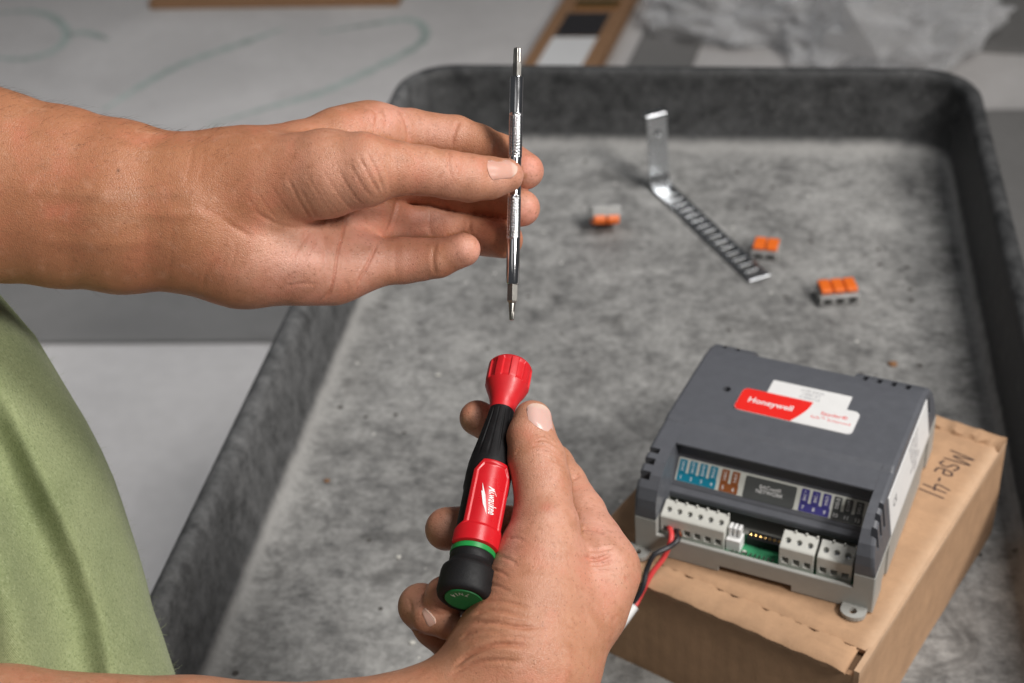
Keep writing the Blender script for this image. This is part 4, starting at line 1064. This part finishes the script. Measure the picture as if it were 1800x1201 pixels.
# circuit board and its pins
pcb = build(MB().box(XL + .0004, XR - .0004, .0026, .0206, .0102, .0128), 'circuit_board', M['pcb'], dev)
def term(x0, n, pitch):
    W_ = n * pitch + .0008
    pr = [(.0042, .0130), (.0042, .0268), (.0050, .0276), (.0128, .0316), (.0138, .0316), (.0140, .0130)]
    o = build(MB().prism(pr, x0, x0 + W_), 'terminal_block', M['terminal'], dev)
    cu = MB()
    for i in range(n):
        xc = x0 + .0004 + pitch * (i + .5)
        cu.box(xc - pitch * .30, xc + pitch * .30, .0030, .0095, .0158, .0200)
        cu.add(*screw_hole(xc))
    cut(o, cu); o.data.materials.clear(); o.data.materials.append(M['terminal'])
    bv = o.modifiers.new('bevel', 'BEVEL'); bv.width = .0002; bv.segments = 1; bv.limit_method = 'ANGLE'
    for i in range(n):
        xc = x0 + .0004 + pitch * (i + .5)
        build(MB().box(xc - pitch * .28, xc + pitch * .28, .0092, .0096, .0156, .0202), 'wire_clamp', M['steel'], o)
        s_ = MB().lathe([(0, .00135), (.0003, .0014), (.0004, .0012)], 20); so = build(s_, 'screw', M['zinc'], o, smooth=True)
        so.location = (xc, .0096, .0270); so.rotation_euler = (math.radians(27), 0, 0)
        build(MB().prism([(.0126, .0312), (.0126, .0330), (.0136, .0330), (.0139, .0312)], xc + pitch * .40, xc + pitch * .56) if i < n - 1 or True else MB(), 'barrier', M['terminal'], o)
    return o
def screw_hole(xc):
    ax = np.array([0, -math.sin(math.radians(27)), math.cos(math.radians(27))]); c0 = np.array([xc, .0096, .0272]); b_ = np.cross(ax, [1, 0, 0])
    vs = [c0 + ax * h + .0016 * (math.cos(2 * math.pi * i / 16) * np.array([1, 0, 0]) + math.sin(2 * math.pi * i / 16) * b_) for h in (0, .006) for i in range(16)]
    fs = [tuple(range(15, -1, -1)), tuple(range(16, 32))] + [(i, (i + 1) % 16, 16 + (i + 1) % 16, 16 + i) for i in range(16)]
    return vs, fs
term(.0135, 6, .00585); term(.0795, 3, .00585); term(.0996, 3, .00585)
# small white plug with three ribs, gold pin header, solder pins
con = build(MB().box(.0502, .0580, .0050, .0125, .0130, .0215), 'plug', M['white_label'], dev, bevel=.0003)
for i in range(3): build(MB().box(.0507 + i * .0025, .0524 + i * .0025, .0078, .0122, .0212, .0282), 'plug_rib', M['white_label'], con, bevel=.0003)
hdr = build(MB().box(.0592, .0780, .0130, .0185, .0130, .0185), 'pin_header', M['rubber'], dev)
for i in range(7): build(MB().lathe([(0, .0007), (.0010, .0009), (.0013, .0006)], 12), 'contact', M['gold'], hdr).location = (.0605 + i * .00265, .0155, .0185)
for i in range(10): build(MB().box(.0540 + i * .0024, .0548 + i * .0024, .0042, .0062, .0128, .0146), 'solder_pin', M['steel'], pcb)
for i in range(4): build(MB().box(.0500 + i * .0030, .0518 + i * .0030, .0064, .0076, .0128, .0138), 'resistor', M['terminal'], pcb)
# printed strip on the sloping recess panel
n_ = np.array([0, .0350 - .0245, .0475 - .0340]); PL = float(np.linalg.norm(n_)); n_ /= PL
sp0 = np.array([0, .0245, .0340]); nn_ = np.array([0, -n_[2], n_[1]])
def on_strip(x, t, lift=.0): p = sp0 + n_ * t + nn_ * lift; return (x, p[1], p[2])
def strip_rect(name, mat, par, x0, x1, t0, t1, lift, r=.0004, th=.00012):
    pr = rrect(x0, x1, t0, t1, r, 3); n = len(pr)
    vs = [on_strip(x, t, lift) for x, t in pr] + [on_strip(x, t, lift + th) for x, t in pr]
    fs = [tuple(range(n - 1, -1, -1)), tuple(range(n, 2 * n))] + [(i, (i + 1) % n, n + (i + 1) % n, n + i) for i in range(n)]
    return build(MB().add(vs, fs), name, mat, par)
ts, te = .0022, .0158
strip = strip_rect('label_strip', M['cream'], dev, XL + .0012, XR - .0012, ts, te, .00006, .0006)
def column(x0, w_, mat, txt, num, ink):
    strip_rect('label_field', mat, strip, x0, x0 + w_, ts + .0046, te - .0009, .0002)
    text('lettering', txt, ink, strip, on_strip(x0 + w_ / 2, (ts + te) / 2 + .0022, .00034), tuple(n_), (-1, 0, 0), .0024, sx=min(1.0, 4.6 / max(4, len(txt)) * .9))
    text('lettering', num, ink, strip, on_strip(x0 + w_ / 2, ts + .0024, .00034), (1, 0, 0), tuple(n_), .0030)
def block(x0, cols, mat, ink=M['white_ink']):
    p = .0058
    strip_rect('label_field', mat, strip, x0, x0 + p * len(cols) - .0012, ts + .0002, ts + .0052, .0002)
    for i, (t_, nm) in enumerate(cols): column(x0 + i * p, p - .0016, mat, t_, nm, ink)
block(.0146, [('24VAC', '1'), ('24VCOM', '2'), ('EGND', '3'), ('SHLD', '4')], M['teal'])
block(.0386, [('S-BUS', '5'), ('S-BUS', '6')], M['brown'])
strip_rect('label_field', M['greylab'], strip, .0520, .0800, ts - .0, te - .0012, .0002, .001)
text('lettering', 'BACnet\u00ae', M['white_ink'], strip, on_strip(.066, ts + .0078, .00034), (1, 0, 0), tuple(n_), .0030)
text('lettering', 'NETWORK', M['white_ink'], strip, on_strip(.066, ts + .0052, .00034), (1, 0, 0), tuple(n_), .0030)
block(.0826, [('BAC +', '7'), ('BAC -', '8'), ('SHIELD', '9')], M['purple'])
block(.1000, [('DO-2', '10'), ('COM', '11'), ('DO-1', '12')][:2] + [('DO-1', '12')], M['greylab'])
# top plates
sl = (.0600 - .0618) / .053
def topz(y): return .0618 + sl * (y - .060)
def plate(name, poly, mat, par, lift, th):
    n = len(poly); vs = [(x, y, topz(y) + lift) for x, y in poly] + [(x, y, topz(y) + lift + th) for x, y in poly]
    fs = [tuple(range(n - 1, -1, -1)), tuple(range(n, 2 * n))] + [(i, (i + 1) % n, n + (i + 1) % n, n + i) for i in range(n)]
    return build(MB().add(vs, fs), name, mat, par)
npz = plate('nameplate', rrect(.0325, .0985, .0670, .0880, .0035, 6), M['white_label'], dev, .0, .0006)
lp = [p for p in rrect(.0326, .0984, .0671, .0879, .0034, 6) if p[0] < .05]
lp = [(.0720 - .0070 * (1 - math.sin(math.pi * .5 * i / 10)) ** 1.0, .0671 + .0208 * i / 10) for i in range(11)] + lp
plate('red_field', lp, M['red_label'], npz, .0006, .00006)
tdir = (0, 1, sl)
text('lettering', 'Honeywell', M['white_ink'], npz, (.0508, .0778, topz(.0778) + .00068), (1, 0, 0), tdir, .0066, bold=.02, sx=.90)
text('lettering', 'Spyder\u00ae', M['red_ink'], npz, (.0858, .0800, topz(.080) + .00062), (1, 0, 0), tdir, .0042, bold=.01)
text('lettering', 'Sylk\u2122 Enhanced', M['red_ink'], npz, (.0850, .0752, topz(.0752) + .00062), (1, 0, 0), tdir, .0033)
stk = plate('sticker', rrect(.0455, .0905, .0882, .1010, .0006, 3), M['white_label'], dev, .00005, .00025)
for s_, y_ in (('WAS-3017', .0975), ('LP-30A1', .0945), ('P11302-2', .0912)):
    text('lettering', s_, M['grey_ink'], stk, (.0690, y_, topz(y_) + .0003), (-1, 0, 0), (0, -1, -sl), .0030, sx=1.0)
# side rating label
def sx_(z, e): return side_x(DW, z) + e
lab = build(MB().rings([[(sx_(.0285, -.0006), y, .0285), (sx_(.0285, .0002), y, .0285), (sx_(.0548, .0002), y, .0548), (sx_(.0548, -.0006), y, .0548)] for y in (.0320, .1195)]), 'rating_label', M['white_label'], dev)
for i in range(7):
    z_ = .0520 - i * .0032
    text('lettering', ['UL LISTED  94Y3', 'Class 2  24 VAC', 'Made in Mexico', 'FCC 15B  2 A', 'PUL6438SR', 'Open energy mgmt', 'E4436'][i], M['grey_ink'], lab, (sx_(z_, .00024), .086, z_), (0, 1, 0), (-DRAFT, 0, .034), .0028)
text('lettering', 'CE', M['black_ink'], lab, (sx_(.044, .00024), .043, .0440), (0, 1, 0), (-DRAFT, 0, .034), .0068)

# ------------------------------------------------------------------ cable from the terminals
def dl(x, y, z): return np.array(o0) * [1, 1, 0] + [0, 0, DZ] + dex * x + np.array([0, 0, math.tan(TILT) * x]) + np.array([-math.sin(DY), math.cos(DY), 0]) * y + np.array([0, 0, z])
cab = empty('cable', dl(.014, .0, 0).tolist())
tag(cab, 'two-core cable with red and black wires plugged into the controller', 'cable')
CB = dl(.014, 0, 0)
def wire(name, pts, r, mat): return build(MB().tube([p - CB for p in spline(pts, 10)], r, 12), name, mat, cab, smooth=True, angle=60)
t1 = dl(.0135 + .0004 + .00585 * .5, .0070, .0180); t2 = dl(.0135 + .0004 + .00585 * 1.5, .0060, .0175)
dey = np.array([-math.sin(DY), math.cos(DY), 0]); DO = dl(0, 0, 0)
def dr(u, v, yl):
    """point of the plane yl in front of the controller's face, seen at (u, v)"""
    r = CAM_R @ np.array([(u - 900) / FPX, (600.5 - v) / FPX, -1.0]); t = (yl - (CAM_P - DO) @ dey) / (r @ dey); return CAM_P + t * r
j1 = dr(1114, 1066, -.032)
wire('red_wire', [t1, dr(1180, 945, -.002), dr(1168, 978, -.009), dr(1146, 1008, -.017), dr(1128, 1042, -.025), j1 + [0.0008, 0, 0.0008]], .00150, M['wire_red'])
wire('black_wire', [t2, dr(1192, 948, -.0022), dr(1176, 962, -.008), dr(1150, 976, -.015), dr(1137, 1002, -.020), dr(1129, 1035, -.027), j1 + [-.0012, 0, 0]], .00150, M['wire_black'])
wire('copper_strand', [t2, dr(1198, 942, -.0010)], .0007, M['copper'])
wire('white_sheath', [j1, dr(1098, 1088, -.040), dr(1080, 1112, -.050), dr(1055, 1150, -.060), dr(1010, 1230, -.075), np.array([-0.088, 0.462, 0.016]), np.array([-0.115, 0.43, 0.0036]), np.array([-0.16, 0.40, 0.0036]), np.array([-0.20, 0.36, 0.0036])], .0028, M['wire_white'])

# ------------------------------------------------------------------ perforated angle bracket
p0, p1 = on_plane(1160, 330, 0), on_plane(1336, 494, 0)
d = p1 - p0; LB = float(np.linalg.norm(d)); d /= LB
br = empty('metal_bracket', p0.tolist(), math.atan2(d[1], d[0]))
tag(br, 'bent perforated galvanised steel strap standing at the far end of the tray', 'bracket')
WB, tb = .0095, .0016
# strap lies along +x from the bend; upright leg rises at x=0 and ends in a short lip
prof = [(LB, .0030), (.012, .0030), (.006, .0036), (.0015, .0060), (-.001, .013), (-.005, .066), (-.0058, .0685), (-.0085, .0692), (-.013, .0690)]
outl = []
pts = [np.array(p) for p in prof]; offs = []
for i, p in enumerate(pts):
    t = pts[min(i + 1, len(pts) - 1)] - pts[max(i - 1, 0)]; t /= np.linalg.norm(t); offs.append(p + np.array([t[1], -t[0]]) * -tb)
pr = [tuple(p) for p in pts] + [tuple(p) for p in offs[::-1]]
strap = build(MB().prism(pr, -WB, WB, 'y'), 'strap', M['zinc'], br)
cu = MB()
for i in range(20):
    x = LB - .010 - i * .0098
    hw = .0021 if i < 8 else .0011
    if x > .02: cu.box(x - hw, x + hw, -.0058, .0058, -.004, .008)
cut(strap, cu)
cut(strap, MB().prism([(.0026 * math.cos(a * math.pi / 8), .052 + .0026 * math.sin(a * math.pi / 8)) for a in range(16)], -.02, .02, 'x'))
strap.data.materials.clear(); strap.data.materials.append(M['zinc'])
bv = strap.modifiers.new('bevel', 'BEVEL'); bv.width = .0004; bv.segments = 1; bv.limit_method = 'ANGLE'; bv.angle_limit = math.radians(50)

# ------------------------------------------------------------------ lever wire connectors
def connector(name, u, v, rz, n, label, tilt=(0, 0), lift=0.0, scale=(1.6, 1.3, 1.3)):
    p = on_plane(u, v, 0.0008 + lift)
    o = empty(name, p.tolist(), rot=(tilt[0], tilt[1], rz)); o.scale = scale; W_ = .0060 * n + .001; D_ = .0150; H_ = .0090
    tag(o, label, 'wire connector', 'clear lever connectors with orange levers')
    x0 = -W_ / 2
    hs = build(MB().prism([(-D_ / 2, 0), (-D_ / 2, .0062), (-D_ / 2 + .003, H_ - .002), (D_ / 2 - .002, H_ - .002), (D_ / 2, .006), (D_ / 2, 0)], x0, x0 + W_), 'housing', M['clear'], o, bevel=.0004)
    build(MB().box(x0 + .0008, x0 + W_ - .0008, -D_ / 2 + .004, D_ / 2 - .001, .0008, .0052), 'core', M['cream'], o)
    for i in range(n):
        xc = x0 + .0005 + .006 * (i + .5)
        build(MB().box(xc - .0018, xc + .0018, -D_ / 2 - .0001, -D_ / 2 + .0022, .0016, .0048), 'wire_entry', M['port'], o)
        build(MB().prism([(-D_ / 2 + .002, H_ - .0019), (-D_ / 2 + .0015, H_ + .0005), (-D_ / 2 + .004, H_ + .0013), (D_ / 2 - .001, H_ + .0011), (D_ / 2 + .0006, H_ - .001), (D_ / 2 + .0004, .0050), (D_ / 2 - .002, H_ - .0019)], xc - .00265, xc + .00265), 'lever', M['orange'], o, bevel=.0005)
    return o
connector('wire_connector', 1062, 362, math.radians(15), 2, 'orange and clear lever connector tipped over, left of the bent bracket', tilt=(math.radians(150), math.radians(6)), lift=.0185, scale=(1.9, 1.55, 1.5))
connector('wire_connector', 1346, 446, math.radians(-8), 2, 'orange lever connector with two levers beside the end of the bracket', scale=(1.7, 1.3, 1.0))
connector('wire_connector', 1471, 525, math.radians(12), 3, 'orange lever connector with three levers, nearest the right side of the tray')

# ------------------------------------------------------------------ things lying on the floor beyond the cart
def slab(name, poly, z0, z1, mat, parent=None, bevel=.002):
    return build(MB().prism([(x, y) for x, y in poly], z0, z1, 'z'), name, mat, parent, bevel=bevel)
def fp(u, v, z): p = on_plane(u, v, z); return (p[0], p[1])
zt = GZ + .03
pk = empty('carton', on_plane(1000, 60, GZ).tolist()); pk0 = np.array(pk.location)
tag(pk, 'narrow brown carton with black and white labels behind the far rim', 'carton')
A = np.array(fp(917, 112, zt)); Bq = np.array(fp(1052, 112, zt)); dirn = np.array(fp(985, 4, zt)) - A; dirn /= np.linalg.norm(dirn)
A = A - dirn * .06; Bq = Bq - dirn * .06
q = [A, Bq, Bq + dirn * .75, A + dirn * .75]
slab('body', [tuple(p - pk0[:2]) for p in q], 0, .03, M['pack'], pk, .003)
def strip_on(name, s0, s1, a0, a1, mat, z=.0004):
    pts = [A + (Bq - A) * s0 + dirn * a0, A + (Bq - A) * s1 + dirn * a0, A + (Bq - A) * s1 + dirn * a1, A + (Bq - A) * s0 + dirn * a1]
    return slab(name, [tuple(p - pk0[:2]) for p in pts], .0301, .0301 + z, mat, pk, 0)
strip_on('white_label', .20, .80, .04, .18, M['white_label']); strip_on('black_label', .20, .80, .184, .30, M['black_label']); strip_on('gold_glint', .25, .85, .32, .36, M['gold'], .004)  # the gold metal strip stands in for a glint on the carton
# side of a second dark board leaning beyond the carton
q2 = [Bq + (Bq - A) * .30, Bq + (Bq - A) * 1.15 - dirn * .02, Bq + (Bq - A) * 1.15 + dirn * .9, Bq + (Bq - A) * .30 + dirn * .9]
o = slab('floor_board', [tuple(p) for p in q2], GZ + .0005, GZ + .006, M['concrete_dark']); tag(o, 'flat dark grey board on the floor between carton and plastic bag', 'board')
a_, b_ = np.array(fp(262, 10, GZ + .01)), np.array(fp(700, 4, GZ + .01))
dd_ = (b_ - a_) / np.linalg.norm(b_ - a_); pn = np.array([-dd_[1], dd_[0]])
o = slab('wooden_board', [tuple(a_), tuple(b_), tuple(b_ + pn * .12), tuple(a_ + pn * .12)], GZ + .0005, GZ + .02, M['pack']); tag(o, 'brown board lying along the top edge of the picture', 'board')
# crumpled clear plastic bag
def blob(name, cx_, cy_, rx, ry, rz_, seed, label, z0=GZ):
    r_ = np.random.RandomState(seed); bm = bmesh.new(); bmesh.ops.create_icosphere(bm, subdivisions=4, radius=1.0)
    cen = r_.normal(size=(60, 3)); cen /= np.linalg.norm(cen, axis=1)[:, None]; hh = r_.uniform(-.45, .40, 60)
    for v in bm.verts:
        c_ = np.array(v.co); dst = np.linalg.norm(cen - c_, axis=1); o_ = np.argsort(dst)[:3]; ww = 1 / (dst[o_] + .03)
        f = 1 + float((hh[o_] * ww).sum() / ww.sum()) + r_.normal() * .085
        v.co = (c_[0] * rx * f, c_[1] * ry * f, max(0.002, (c_[2] + .55) * rz_ * f))
    me = bpy.data.meshes.new(name); bm.to_mesh(me); bm.free()
    o = link(name, me, M['film']); o.location = (cx_, cy_, z0); return tag(o, label, 'plastic bag')
p = on_plane(1330, 40, GZ + .04); blob('plastic_bag', p[0], p[1] + .1, .20, .16, .09, 3, 'crumpled clear plastic bag behind the tray, left of the other bag')
p = on_plane(1540, 50, GZ + .06); blob('plastic_bag', p[0], p[1] + .08, .19, .22, .12, 5, 'crumpled clear plastic bag reaching down to the far tray rim')
q3 = [fp(1640, 88, GZ), fp(1800, 98, GZ), fp(1990, 60, GZ), fp(1990, -60, GZ), fp(1640, -60, GZ)]
o = slab('rubber_mat', q3, GZ + .0005, GZ + .0075, M['concrete_dark']); tag(o, 'flat dark grey mat on the floor behind the right corner of the tray', 'mat')
